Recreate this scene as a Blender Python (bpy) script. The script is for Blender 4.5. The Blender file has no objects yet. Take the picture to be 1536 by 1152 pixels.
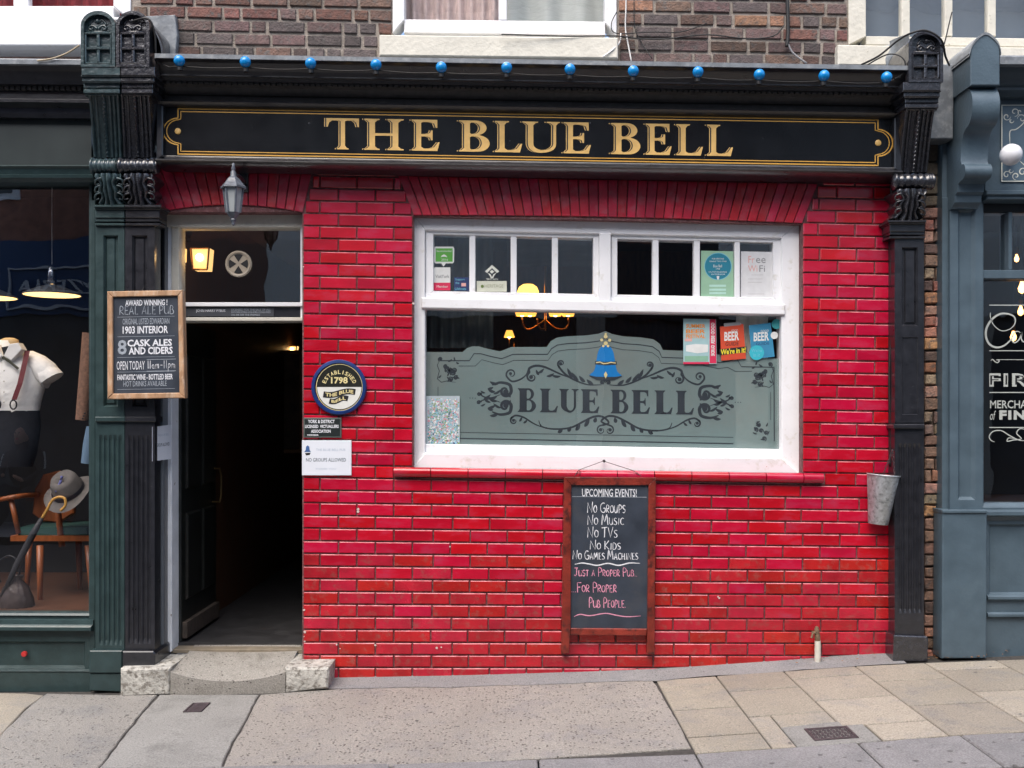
import bpy, math, random
from mathutils import Vector, Matrix
random.seed(7)
SC = bpy.context.scene
COL = SC.collection
R = math.radians
# ------------------------------------------------------------------ camera, sky, sun, exposure
HZ = 620.0; ZC = 1.68; PPM = 250.0; DC = 6.0
cam = bpy.data.cameras.new('camera'); camo = bpy.data.objects.new('camera', cam); COL.objects.link(camo)
camo.location = (0, -DC, ZC); camo.rotation_euler = (R(90), 0, 0)
cam.sensor_width = 36; cam.lens = 36 * PPM * DC / 1536.0
cam.shift_y = (HZ - 576) / 1536.0
cam.clip_end = 500
SC.camera = camo
w = bpy.data.worlds.new('World'); SC.world = w; w.use_nodes = True
nt = w.node_tree; nt.nodes.clear()
sky = nt.nodes.new('ShaderNodeTexSky'); sky.sky_type = 'NISHITA'; sky.sun_disc = False
SUN_EL, SUN_AZ = 58, 205
sky.sun_elevation = R(SUN_EL); sky.sun_rotation = R(SUN_AZ)
sky.dust_density = 4.0; sky.ozone_density = 1.0; sky.air_density = 1.0
bg = nt.nodes.new('ShaderNodeBackground'); bg.inputs[1].default_value = 0.15
wo = nt.nodes.new('ShaderNodeOutputWorld')
nt.links.new(sky.outputs[0], bg.inputs[0]); nt.links.new(bg.outputs[0], wo.inputs[0])
sl = bpy.data.lights.new('sun', 'SUN'); sl.energy = 1.3; sl.angle = R(60); sl.color = (1.0, 0.96, 0.92)
so = bpy.data.objects.new('sun', sl); COL.objects.link(so)
az = R(SUN_AZ); el = R(SUN_EL)
sdir = Vector((math.sin(az) * math.cos(el), math.cos(az) * math.cos(el), math.sin(el)))
so.rotation_euler = sdir.to_track_quat('Z', 'Y').to_euler(); so.location = (0, -5, 12)
SC.view_settings.view_transform = 'Standard'; SC.view_settings.look = 'None'
SC.view_settings.gamma = 1; SC.view_settings.use_curve_mapping = False
SC.view_settings.exposure = 1.04

# ------------------------------------------------------------------ materials
MATS = {}
def mat(name, c, rough=.5, var=.12, scale=6, bump=.0, bscale=40, metal=0, spec=.5, obj=0.0, c2=None, thr=(.55, .65), c2scale=20, coat=0, emis=None, stretch=None, orough=None):
    if name in MATS: return MATS[name]
    m = bpy.data.materials.new(name); MATS[name] = m; m.use_nodes = True
    t = m.node_tree; b = t.nodes['Principled BSDF']
    def N(k): return t.nodes.new(k)
    L = t.links.new
    tc = N('ShaderNodeNewGeometry')
    vec = tc.outputs['Position']
    if stretch:
        mp = N('ShaderNodeMapping'); mp.inputs['Scale'].default_value = stretch; L(vec, mp.inputs[0]); vec = mp.outputs[0]
    n = N('ShaderNodeTexNoise'); n.inputs['Scale'].default_value = scale; n.inputs['Detail'].default_value = 5
    L(vec, n.inputs['Vector'])
    mx = N('ShaderNodeMix'); mx.data_type = 'RGBA'
    mx.inputs[6].default_value = (*[x * (1 - var) for x in c], 1); mx.inputs[7].default_value = (*[min(1, x * (1 + var)) for x in c], 1)
    ra = N('ShaderNodeMapRange'); ra.inputs[1].default_value = .3; ra.inputs[2].default_value = .7
    L(n.outputs[0], ra.inputs[0]); L(ra.outputs[0], mx.inputs[0])
    out = mx.outputs[2]
    if c2:
        n2 = N('ShaderNodeTexNoise'); n2.inputs['Scale'].default_value = c2scale; n2.inputs['Detail'].default_value = 6; n2.inputs['Roughness'].default_value = .65
        L(vec, n2.inputs['Vector'])
        r2 = N('ShaderNodeMapRange'); r2.inputs[1].default_value = thr[0]; r2.inputs[2].default_value = thr[1]
        L(n2.outputs[0], r2.inputs[0])
        m2 = N('ShaderNodeMix'); m2.data_type = 'RGBA'; L(r2.outputs[0], m2.inputs[0]); L(out, m2.inputs[6]); m2.inputs[7].default_value = (*c2, 1)
        out = m2.outputs[2]
    if obj:
        oi = N('ShaderNodeObjectInfo'); hs = N('ShaderNodeHueSaturation')
        r3 = N('ShaderNodeMapRange'); r3.inputs[3].default_value = 1 - obj; r3.inputs[4].default_value = 1 + obj
        ad_ = N('ShaderNodeMath'); ad_.operation = 'ADD'; L(oi.outputs['Random'], ad_.inputs[0]); L(tc.outputs['Random Per Island'], ad_.inputs[1])
        f0 = N('ShaderNodeMath'); f0.operation = 'FRACT'; L(ad_.outputs[0], f0.inputs[0])
        L(f0.outputs[0], r3.inputs[0]); L(r3.outputs[0], hs.inputs['Value'])
        mm = N('ShaderNodeMath'); mm.operation = 'MULTIPLY'; mm.inputs[1].default_value = 17.31; L(f0.outputs[0], mm.inputs[0])
        fr = N('ShaderNodeMath'); fr.operation = 'FRACT'; L(mm.outputs[0], fr.inputs[0])
        r4 = N('ShaderNodeMapRange'); r4.inputs[3].default_value = .5 - obj * .04; r4.inputs[4].default_value = .5 + obj * .04
        L(fr.outputs[0], r4.inputs[0]); L(r4.outputs[0], hs.inputs['Hue'])
        L(out, hs.inputs['Color']); out = hs.outputs[0]
    L(out, b.inputs['Base Color'])
    b.inputs['Roughness'].default_value = rough
    rr = N('ShaderNodeMapRange'); rr.inputs[3].default_value = max(0.03, rough * .75); rr.inputs[4].default_value = min(1, rough * 1.3)
    L(n.outputs[0], rr.inputs[0]); L(rr.outputs[0], b.inputs['Roughness'])
    b.inputs['Metallic'].default_value = metal
    b.inputs['Specular IOR Level'].default_value = spec
    if coat: b.inputs['Coat Weight'].default_value = coat; b.inputs['Coat Roughness'].default_value = .12
    if emis: b.inputs['Emission Color'].default_value = (*emis[0], 1); b.inputs['Emission Strength'].default_value = emis[1]
    if bump:
        nb = N('ShaderNodeTexNoise'); nb.inputs['Scale'].default_value = bscale; nb.inputs['Detail'].default_value = 4
        L(vec, nb.inputs['Vector'])
        bp = N('ShaderNodeBump'); bp.inputs['Strength'].default_value = bump; bp.inputs['Distance'].default_value = .01
        L(nb.outputs[0], bp.inputs['Height']); L(bp.outputs[0], b.inputs['Normal'])
    return m
def glass(name, ior=1.55, tint=(1, 1, 1), wav=.02, rough=0.0):
    m = bpy.data.materials.new(name); MATS[name] = m; m.use_nodes = True
    t = m.node_tree; t.nodes.clear(); L = t.links.new
    o = t.nodes.new('ShaderNodeOutputMaterial'); mx = t.nodes.new('ShaderNodeMixShader')
    tr = t.nodes.new('ShaderNodeBsdfTransparent'); tr.inputs[0].default_value = (*tint, 1)
    gl = t.nodes.new('ShaderNodeBsdfGlossy'); gl.inputs['Roughness'].default_value = rough
    fr = t.nodes.new('ShaderNodeFresnel'); fr.inputs[0].default_value = ior
    nb = t.nodes.new('ShaderNodeTexNoise'); nb.inputs['Scale'].default_value = 2.5
    ge = t.nodes.new('ShaderNodeNewGeometry'); L(ge.outputs['Position'], nb.inputs['Vector'])
    bp = t.nodes.new('ShaderNodeBump'); bp.inputs['Strength'].default_value = wav; bp.inputs['Distance'].default_value = .05
    L(nb.outputs[0], bp.inputs['Height']); L(bp.outputs[0], gl.inputs['Normal'])
    L(fr.outputs[0], mx.inputs[0]); L(tr.outputs[0], mx.inputs[1]); L(gl.outputs[0], mx.inputs[2]); L(mx.outputs[0], o.inputs[0])
    return m
def flat(name, c, rough=.6, emis=None, **k): return mat(name, c, rough, .05, 30, emis=emis, **k)

M_BRICK = mat('red_glaze', (.47, .005, .026), .15, .18, 5, .10, 14, obj=.13, c2=(.36, .04, .085), thr=(.50, .78), c2scale=5, stretch=(1, 1, 2.4), spec=.5, coat=.3)
M_EDGE = mat('glaze_edge_glint', (.60, .20, .22), .4, .3, 30, .2, 60, c2=(.40, .02, .04), thr=(.48, .66), c2scale=11)  # patchy worn edge, with the sky glint painted into its pale colour
M_BRICKLOW = mat('red_glaze_worn', (.41, .013, .023), .25, .22, 7, .2, 50, obj=.15, c2=(.28, .07, .06), thr=(.52, .74), c2scale=18, spec=.45)
M_ARCH = mat('red_glaze_dull', (.40, .009, .03), .33, .22, 10, .25, 30, obj=.14, c2=(.34, .07, .09), thr=(.5, .7), c2scale=14)
M_MORTAR = mat('mortar_dirty', (.14, .055, .058), .95, .4, 30, .4, 120, c2=(.26, .15, .15), thr=(.5, .7), c2scale=50)
M_MORTARUP = mat('mortar_pale', (.30, .265, .23), .95, .25, 20, .6, 120, c2=(.16, .14, .12), thr=(.5, .7), c2scale=9)
M_SOFF = mat('soffit_dark', (.03, .025, .022), .8)
def bk(name, c, **k): return mat(name, c, .85, .35, 25, .8, 90, obj=.35, c2=(.1, .09, .085), thr=(.52, .68), c2scale=30, **k)
M_UB = [bk('brick_purple', (.115, .075, .070)), bk('brick_brown', (.13, .080, .062)), bk('brick_rust', (.18, .085, .068)), bk('brick_orange', (.25, .13, .085)), bk('brick_blue', (.09, .072, .070))]
M_BLACK = mat('black_gloss_paint', (.017, .018, .023), .3, .3, 20, .12, 40, coat=.4, c2=(.045, .045, .05), thr=(.62, .72), c2scale=45, spec=.55)
M_BLACKC = mat('black_cast_paint', (.024, .025, .031), .2, .4, 30, .3, 45, c2=(.07, .07, .08), thr=(.6, .72), c2scale=70, spec=.8, coat=.5)
M_LIFTED = mat('lifted_black_paint', (.055, .052, .05), .6, .3, 30, .3, 60)  # black paint lightened to lift dentils and frieze out of the cornice shade
M_GREEN = mat('green_gloss_paint', (.028, .052, .054), .33, .2, 14, .15, 50, c2=(.05, .08, .08), thr=(.63, .72), c2scale=60)
M_GREENC = mat('green_cast_paint', (.04, .066, .072), .22, .3, 30, .3, 45, coat=.5, c2=(.08, .11, .11), thr=(.6, .72), c2scale=70)
M_BLUE = mat('blue_grey_paint', (.075, .113, .143), .36, .14, 8, .15, 60, c2=(.092, .136, .168), thr=(.6, .75), c2scale=5)
M_WHITE = mat('white_gloss_paint', (.84, .85, .87), .32, .04, 6, .12, 30, c2=(.66, .65, .6), thr=(.58, .75), c2scale=14)
M_CREAM = mat('cream_paint', (.62, .60, .52), .55, .08, 12, .35, 40, c2=(.4, .38, .3), thr=(.63, .72), c2scale=40)
M_JAMB = mat('chipped_white_paint', (.78, .82, .86), .5, .1, 8, .3, 50, c2=(.2, .18, .15), thr=(.66, .70), c2scale=26)
M_LEAD = mat('weathered_lead', (.16, .18, .20), .5, .25, 14, .3, 30, c2=(.28, .30, .31), thr=(.5, .7), c2scale=22, spec=.6)
M_SIGN = mat('sign_black', (.006, .007, .009), .22, .25, 8, .05, 60, c2=(.14, .15, .16), thr=(.70, .73), c2scale=34, spec=.35)
M_GOLD = mat('gold_leaf', (.74, .47, .15), .42, .12, 20, .2, 60)
M_GOLDL = mat('gold_line', (.66, .36, .06), .45, .1, 20)
M_INK = mat('ink_black', (.012, .012, .014), .45)
M_GLASSTOP = glass('top_light_glass', 2.5, wav=.05)
M_GLASS = glass('window_glass', 1.95, wav=.03)
M_GLASSUP = glass('upper_glass', 1.75, wav=.05)
M_FROST = mat('frosted_film', (.235, .335, .33), .55, .10, 1.6, .05, 200, c2=(.25, .29, .27), thr=(.4, .7), c2scale=1.1)
_t = M_FROST.node_tree; _p = _t.nodes['Principled BSDF']; _o = [n for n in _t.nodes if n.type == 'OUTPUT_MATERIAL'][0]
_m = _t.nodes.new('ShaderNodeMixShader'); _x = _t.nodes.new('ShaderNodeBsdfTransparent'); _m.inputs[0].default_value = .27
_t.links.new(_p.outputs[0], _m.inputs[1]); _t.links.new(_x.outputs[0], _m.inputs[2]); _t.links.new(_m.outputs[0], _o.inputs[0])
M_ETCH = mat('etched_line', (.042, .052, .062), .3)
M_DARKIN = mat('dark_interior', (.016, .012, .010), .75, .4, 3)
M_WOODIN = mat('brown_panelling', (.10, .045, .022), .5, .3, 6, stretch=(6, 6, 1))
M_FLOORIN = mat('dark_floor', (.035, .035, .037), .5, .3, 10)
M_BULB = mat('blue_bulb', (.005, .24, .62), .16, .03, 20, spec=.6)
M_CABLE = mat('black_cable', (.015, .015, .015), .5)
M_CABLEW = mat('white_cable', (.65, .64, .62), .5)
M_SLATE = mat('chalkboard_slate', (.030, .040, .058), .5, .25, 7, .05, 100, c2=(.05, .055, .065), thr=(.5, .7), c2scale=5)
M_CHALK = mat('chalk_white', (.72, .74, .78), .9, .15, 120)
M_CHALKG = mat('chalk_grey', (.34, .38, .43), .9, .15, 120)
M_CHALKP = mat('chalk_pink', (.72, .30, .42), .9, .15, 120)
M_OAK = mat('pale_oak', (.46, .27, .15), .5, .3, 8, .3, 60, stretch=(3, 3, 1), c2=(.56, .42, .30), thr=(.5, .68), c2scale=10)
M_MAHOG = mat('mahogany_frame', (.20, .024, .014), .38, .4, 9, .35, 60, c2=(.06, .012, .01), thr=(.52, .66), c2scale=14)
M_ZINC = mat('galvanised_steel', (.50, .54, .57), .45, .2, 40, .15, 80, metal=.55, c2=(.24, .26, .27), thr=(.5, .66), c2scale=34)
M_PAPER = mat('white_paper', (.72, .76, .82), .6, .03)
M_SLABP = None
def ground_mat(name, c, c_dark, vs, dens, c_lite=(.5, .48, .42), bump=.5, stain=None, obj=.05, nscale=2.2):
    m = mat(name, c, .88, .10, nscale, 0, obj=obj, c2=stain or tuple(x * .72 for x in c), thr=(.5, .75), c2scale=5)
    t = m.node_tree; b = t.nodes['Principled BSDF']; L = t.links.new
    src = b.inputs['Base Color'].links[0].from_socket
    g = t.nodes.new('ShaderNodeNewGeometry')
    v = t.nodes.new('ShaderNodeTexVoronoi'); v.inputs['Scale'].default_value = vs; v.inputs['Randomness'].default_value = 1
    L(g.outputs['Position'], v.inputs['Vector'])
    sp = t.nodes.new('ShaderNodeSeparateColor'); L(v.outputs['Color'], sp.inputs[0])
    gt = t.nodes.new('ShaderNodeMath'); gt.operation = 'LESS_THAN'; gt.inputs[1].default_value = dens; L(sp.outputs[0], gt.inputs[0])
    lt = t.nodes.new('ShaderNodeMapRange'); lt.inputs[1].default_value = .30; lt.inputs[2].default_value = .18; L(v.outputs['Distance'], lt.inputs[0])
    mu = t.nodes.new('ShaderNodeMath'); mu.operation = 'MULTIPLY'; L(gt.outputs[0], mu.inputs[0]); L(lt.outputs[0], mu.inputs[1])
    mx = t.nodes.new('ShaderNodeMix'); mx.data_type = 'RGBA'; L(mu.outputs[0], mx.inputs[0]); L(src, mx.inputs[6]); mx.inputs[7].default_value = (*c_dark, 1)
    # fine grain
    nf = t.nodes.new('ShaderNodeTexNoise'); nf.inputs['Scale'].default_value = 130; nf.inputs['Detail'].default_value = 3; L(g.outputs['Position'], nf.inputs['Vector'])
    rf = t.nodes.new('ShaderNodeMapRange'); rf.inputs[1].default_value = .35; rf.inputs[2].default_value = .65; rf.inputs[3].default_value = .78; rf.inputs[4].default_value = 1.22; L(nf.outputs[0], rf.inputs[0])
    hs = t.nodes.new('ShaderNodeHueSaturation'); L(mx.outputs[2], hs.inputs['Color']); L(rf.outputs[0], hs.inputs['Value'])
    L(hs.outputs[0], b.inputs['Base Color'])
    ad = t.nodes.new('ShaderNodeMath'); ad.operation = 'SUBTRACT'; L(nf.outputs[0], ad.inputs[0]); L(mu.outputs[0], ad.inputs[1])
    bp = t.nodes.new('ShaderNodeBump'); bp.inputs['Strength'].default_value = bump; bp.inputs['Distance'].default_value = .006
    L(ad.outputs[0], bp.inputs['Height']); L(bp.outputs[0], b.inputs['Normal'])
    return m
M_PEB = ground_mat('pebbled_concrete', (.29, .27, .242), (.10, .085, .075), 48, .5, stain=(.235, .225, .22), bump=1.0, nscale=1.6)
M_PEB2 = ground_mat('grey_pink_concrete', (.25, .238, .218), (.10, .09, .08), 48, .42, stain=(.19, .19, .19), bump=.9, nscale=1.6)
M_SMOOTH = ground_mat('grey_concrete_patch', (.236, .232, .218), (.13, .13, .13), 60, .12, bump=.3)
M_FLAG = ground_mat('buff_sandstone', (.292, .262, .212), (.17, .15, .12), 60, .08, stain=(.225, .215, .20), obj=.13, bump=.4, nscale=1.5)
M_KERB = ground_mat('riven_grey_stone', (.205, .20, .202), (.11, .105, .105), 22, .22, stain=(.16, .16, .165), obj=.09, bump=.8, nscale=9)
M_SCREED = ground_mat('pale_mortar_screed', (.235, .235, .235), (.12, .12, .12), 60, .25, stain=(.20, .21, .22), bump=.5)
M_JOINT = mat('dark_joint', (.05, .046, .042), .95, .4, 40)
M_ROAD = ground_mat('asphalt', (.05, .05, .052), (.03, .03, .03), 90, .4, bump=.8)
M_STEPST = ground_mat('worn_step_stone', (.30, .285, .255), (.1, .09, .08), 50, .3, stain=(.16, .15, .13), bump=.7, nscale=5)
M_STEPW = mat('flaking_white_paint', (.46, .45, .41), .85, .2, 9, 1.0, 45, c2=(.20, .185, .16), thr=(.49, .60), c2scale=26)
M_IRON = mat('grate_iron', (.055, .04, .045), .6, .4, 40, .4, 80)
M_RUST = mat('rusty_brass', (.18, .12, .07), .7, .4, 50, .5, 90)

# ------------------------------------------------------------------ geometry helpers
def W(px, py, d=0.0):
    k = (DC - d) / DC
    return Vector(((px - 768) / PPM * k, -d, ZC + (HZ - py) / PPM * k))
WL = {}
def wl(o): return WL.get(o.name, Vector((0, 0, 0)))
def link(o, loc, parent):
    COL.objects.link(o)
    WL[o.name] = Vector(loc)
    if parent: o.parent = parent; o.location = Vector(loc) - wl(parent)
    else: o.location = loc
    return o
def tag(o, label=None, cat=None, group=None, kind=None):
    if label: o['label'] = label
    if cat: o['category'] = cat
    if group: o['group'] = group
    if kind: o['kind'] = kind
    return o
def thing(name, loc, label, cat, group=None):
    o = bpy.data.objects.new(name, None); o.empty_display_size = .1
    link(o, loc, None); return tag(o, label, cat, group)
class MB:
    def __init__(s): s.v = []; s.f = []
    def add(s, vs, fs):
        n = len(s.v); s.v += [Vector(x) for x in vs]; s.f += [tuple(i + n for i in f) for f in fs]; return s
    def build(s, name, m, parent=None, smooth=None, label=None, cat=None, group=None, kind=None):
        c = Vector((0, 0, 0))
        lo = [min(v[i] for v in s.v) for i in range(3)]; hi = [max(v[i] for v in s.v) for i in range(3)]
        c = Vector(((lo[0] + hi[0]) / 2, (lo[1] + hi[1]) / 2, lo[2]))
        me = bpy.data.meshes.new(name); me.from_pydata([v - c for v in s.v], [], s.f); me.validate()
        me.materials.append(m)
        if smooth is not None:
            me.polygons.foreach_set('use_smooth', [True] * len(me.polygons))
            if smooth < 180: me.set_sharp_from_angle(angle=R(smooth))
        o = bpy.data.objects.new(name, me); link(o, c, parent)
        return tag(o, label, cat, group, kind)
    # bevelled convex prism; P is a list of (u,v); mp maps (u,v,w)->world; front at w0, back at w1
    def bprism(s, P, mp, w0, w1, b=.003, back=False):
        n = len(P)
        A = sum(P[i][0] * P[(i + 1) % n][1] - P[(i + 1) % n][0] * P[i][1] for i in range(n))
        if A < 0: P = P[::-1]
        Q = inset(P, b) if b else P
        sg = -1 if w0 > w1 else 1
        vs = [mp(u, v, w0) for u, v in Q] + ([mp(u, v, w0 + sg * b) for u, v in P] if b else []) + [mp(u, v, w1) for u, v in P]
        fs = [tuple(range(n))]
        rings = 3 if b else 2
        for r in range(rings - 1):
            for i in range(n):
                j = (i + 1) % n; fs.append((r * n + i, (r + 1) * n + i, (r + 1) * n + j, r * n + j))
        if back: fs.append(tuple((rings - 1) * n + i for i in range(n))[::-1])
        return s.add(vs, fs)
    def prism(s, pts, df, db, b=.003):
        P = [(W(x, y, df).x, W(x, y, df).z) for x, y in pts]
        return s.bprism(P, lambda u, v, d: (u, -d, v), df, db, b)
    def rect(s, x0, y0, x1, y1, df, db, b=.003, sl=0.0):
        return s.prism([(x0, y0), (x1, y0 + sl * (x1 - x0)), (x1, y1 + sl * (x1 - x0)), (x0, y1)], df, db, b)
    def box(s, lo, hi):
        x0, y0, z0 = lo; x1, y1, z1 = hi
        return s.add([(x0, y0, z0), (x1, y0, z0), (x1, y1, z0), (x0, y1, z0), (x0, y0, z1), (x1, y0, z1), (x1, y1, z1), (x0, y1, z1)],
                     [(0, 3, 2, 1), (4, 5, 6, 7), (0, 1, 5, 4), (1, 2, 6, 5), (2, 3, 7, 6), (3, 0, 4, 7)])
    def sheet(s, pts, d):
        return s.add([W(x, y, d) for x, y in pts], [tuple(range(len(pts)))])
    def tube(s, pts, r, n=8, cap=True, rs=None):
        pts = [Vector(p) for p in pts]; m = len(pts)
        vs = []; 
        up = Vector((0.13, .31, 1)).normalized()
        for i, p in enumerate(pts):
            t = (pts[min(i + 1, m - 1)] - pts[max(i - 1, 0)])
            if t.length < 1e-9: t = Vector((0, 0, 1))
            t.normalize(); a = t.cross(up)
            if a.length < .1: a = t.cross(Vector((1, 0, 0)))
            a.normalize(); b = t.cross(a)
            rr = rs[i] if rs else r
            for k in range(n):
                q = 2 * math.pi * k / n; vs.append(p + (a * math.cos(q) + b * math.sin(q)) * rr)
        fs = []
        for i in range(m - 1):
            for k in range(n):
                k2 = (k + 1) % n; fs.append((i * n + k, i * n + k2, (i + 1) * n + k2, (i + 1) * n + k))
        if cap: fs += [tuple(range(n))[::-1], tuple((m - 1) * n + k for k in range(n))]
        return s.add(vs, fs)
    def lathe(s, c, prof, n=24, axis='z', cap=True, sx=1, sy=1):
        vs = []; fs = []
        for (r, h) in prof:
            for k in range(n):
                q = 2 * math.pi * k / n; a = r * math.cos(q) * sx; b = r * math.sin(q) * sy
                if axis == 'z': vs.append((c[0] + a, c[1] + b, c[2] + h))
                elif axis == 'y': vs.append((c[0] + a, c[1] - h, c[2] + b))
                else: vs.append((c[0] + h, c[1] + a, c[2] + b))
        for i in range(len(prof) - 1):
            for k in range(n):
                k2 = (k + 1) % n; fs.append((i * n + k, i * n + k2, (i + 1) * n + k2, (i + 1) * n + k))
        if cap: fs += [tuple(range(n))[::-1], tuple((len(prof) - 1) * n + k for k in range(n))]
        return s.add(vs, fs)
    def ball(s, c, r, n=12, sx=1, sy=1, sz=1):
        prof = [(max(1e-4, r * math.sin(math.pi * i / n)), -r * math.cos(math.pi * i / n) * sz) for i in range(n + 1)]
        return s.lathe(c, prof, n * 2 if n < 10 else 20, 'z', True, sx, sy)
    def grid(s, nu, nv, f, dref=None):
        vs = []
        for j in range(nv + 1):
            for i in range(nu + 1):
                q_ = f(i / nu, j / nv); px, py, d = q_[:3]
                if len(q_) > 3: q = W(px, py, q_[3]); vs.append(Vector((q.x, -d, q.z))); continue
                if dref is None: vs.append(W(px, py, d))
                else: q = W(px, py, dref); vs.append(Vector((q.x, -d, q.z)))
        fs = [(j * (nu + 1) + i, (j + 1) * (nu + 1) + i, (j + 1) * (nu + 1) + i + 1, j * (nu + 1) + i + 1) for j in range(nv) for i in range(nu)]
        return s.add(vs, fs)
    # horizontal moulding: profile [(dy_px, d)], running from x0 to x1
    def mould(s, x0, x1, y0, prof, sl=0.0, dref=None, ends=True):
        dr = dref if dref is not None else max(p[1] for p in prof)
        vs = []
        for x in (x0, x1):
            for dy, d in prof:
                q = W(x, y0 + dy + sl * (x - x0), dr); vs.append((q.x, -d, q.z))
        n = len(prof)
        fs = [(i, i + 1, n + i + 1, n + i) for i in range(n - 1)]
        if ends: fs += [tuple(range(n))[::-1], tuple(range(n, 2 * n))]
        return s.add(vs, fs)
    def ribbon(s, pts, wd, d, taper=True, closed=False):
        m = len(pts); vs = []
        for i, (x, y) in enumerate(pts):
            if closed: a = pts[(i - 1) % m]; b = pts[(i + 1) % m]
            else: a = pts[max(i - 1, 0)]; b = pts[min(i + 1, m - 1)]
            tx, ty = b[0] - a[0], b[1] - a[1]; l = math.hypot(tx, ty) or 1
            nx, ny = -ty / l, tx / l
            if callable(wd): h = wd(i / (m - 1)) / 2
            else: h = wd / 2 * (1 if not taper else (.35 + .65 * min(1, min(i, m - 1 - i) / (.15 * m + .01))))
            vs += [W(x + nx * h, y + ny * h, d), W(x - nx * h, y - ny * h, d)]
        fs = [(2 * i, 2 * i + 1, 2 * i + 3, 2 * i + 2) for i in range(m - 1)]
        if closed: fs.append((2 * m - 2, 2 * m - 1, 1, 0))
        return s.add(vs, fs)
def inset(P, b):
    n = len(P); out = []
    for i in range(n):
        p0 = Vector(P[i - 1]); p1 = Vector(P[i]); p2 = Vector(P[(i + 1) % n])
        e1 = (p1 - p0); e2 = (p2 - p1)
        if e1.length < 1e-7 or e2.length < 1e-7: out.append(tuple(p1)); continue
        e1.normalize(); e2.normalize()
        n1 = Vector((-e1.y, e1.x)); n2 = Vector((-e2.y, e2.x)); k = n1 + n2
        if k.length < .2: out.append(tuple(p1 + n1 * b)); continue
        out.append(tuple(p1 + k * (b * 2 / k.length_squared) ))
    return out
def cr(pts, n=8, closed=False):       # Catmull-Rom through 2-D or 3-D points
    P = [Vector(p) for p in pts]; out = []; m = len(P)
    for i in range(m if closed else m - 1):
        g = lambda k: P[k % m] if closed else P[max(0, min(m - 1, k))]
        p0, p1, p2, p3 = g(i - 1), g(i), g(i + 1), g(i + 2)
        for k in range(n):
            t = k / n
            out.append(tuple(.5 * ((2 * p1) + (p2 - p0) * t + (2 * p0 - 5 * p1 + 4 * p2 - p3) * t * t + (-p0 + 3 * p1 - 3 * p2 + p3) * t ** 3)))
    if not closed: out.append(tuple(P[-1]))
    return out
def arc(cx, cy, rx, ry, a0, a1, n=10):
    return [(cx + rx * math.cos(R(a0 + (a1 - a0) * i / n)), cy + ry * math.sin(R(a0 + (a1 - a0) * i / n))) for i in range(n + 1)]
# ---- lettering
TG = {}
def curve_mesh(cd):
    o = bpy.data.objects.new('tmp', cd); COL.objects.link(o)
    dg = bpy.context.evaluated_depsgraph_get(); me = bpy.data.meshes.new_from_object(o.evaluated_get(dg))
    vs = [(v.co.x, v.co.y) for v in me.vertices]; fs = [tuple(p.vertices) for p in me.polygons]
    bpy.data.objects.remove(o); bpy.data.meshes.remove(me); bpy.data.curves.remove(cd)
    return vs, fs
def textgeo(t, bold=0.0, shear=0.0, space=1.0):
    k = (t, bold, shear, space)
    if k not in TG:
        cd = bpy.data.curves.new('t', 'FONT'); cd.body = t; cd.offset = bold; cd.shear = shear; cd.space_character = space
        cd.resolution_u = 2
        vs, fs = curve_mesh(cd)
        xs = [v[0] for v in vs]; ys = [v[1] for v in vs]
        x0, x1, y0, y1 = min(xs), max(xs), min(ys), max(ys)
        TG[k] = ([((x - x0) / (x1 - x0), (y - y0) / (y1 - y0)) for x, y in vs], fs)
    return TG[k]
def put(mb, geo, f, d):          # f maps unit box (0..1, y up) to pixels
    vs, fs = geo
    mb.add([W(*f(u, v), d) for u, v in vs], fs); return mb
def boxmap(x0, y0, x1, y1, sl=0.0):
    return lambda u, v: (x0 + u * (x1 - x0), y1 + (y0 - y1) * v + sl * u * (x1 - x0))
def letters(parent, t, x0, y0, x1, y1, d, m, sl=0.0, bold=.0, name='lettering', shear=0.0, space=1.0):
    return put(MB(), textgeo(t, bold, shear, space), boxmap(x0, y0, x1, y1, sl), d).build(name, m, parent)
fl = lambda x: [(x, .12), (x - .05, .05), (x - .1, .035), (x - .1, 0)]
fr = lambda x: [(x + .1, 0), (x + .1, .035), (x + .05, .05), (x, .12)]
hr = lambda x: [(x, .88), (x + .05, .95), (x + .1, .965), (x + .1, 1)]
hl = lambda x: [(x - .1, 1), (x - .1, .965), (x - .05, .95), (x, .88)]
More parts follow.
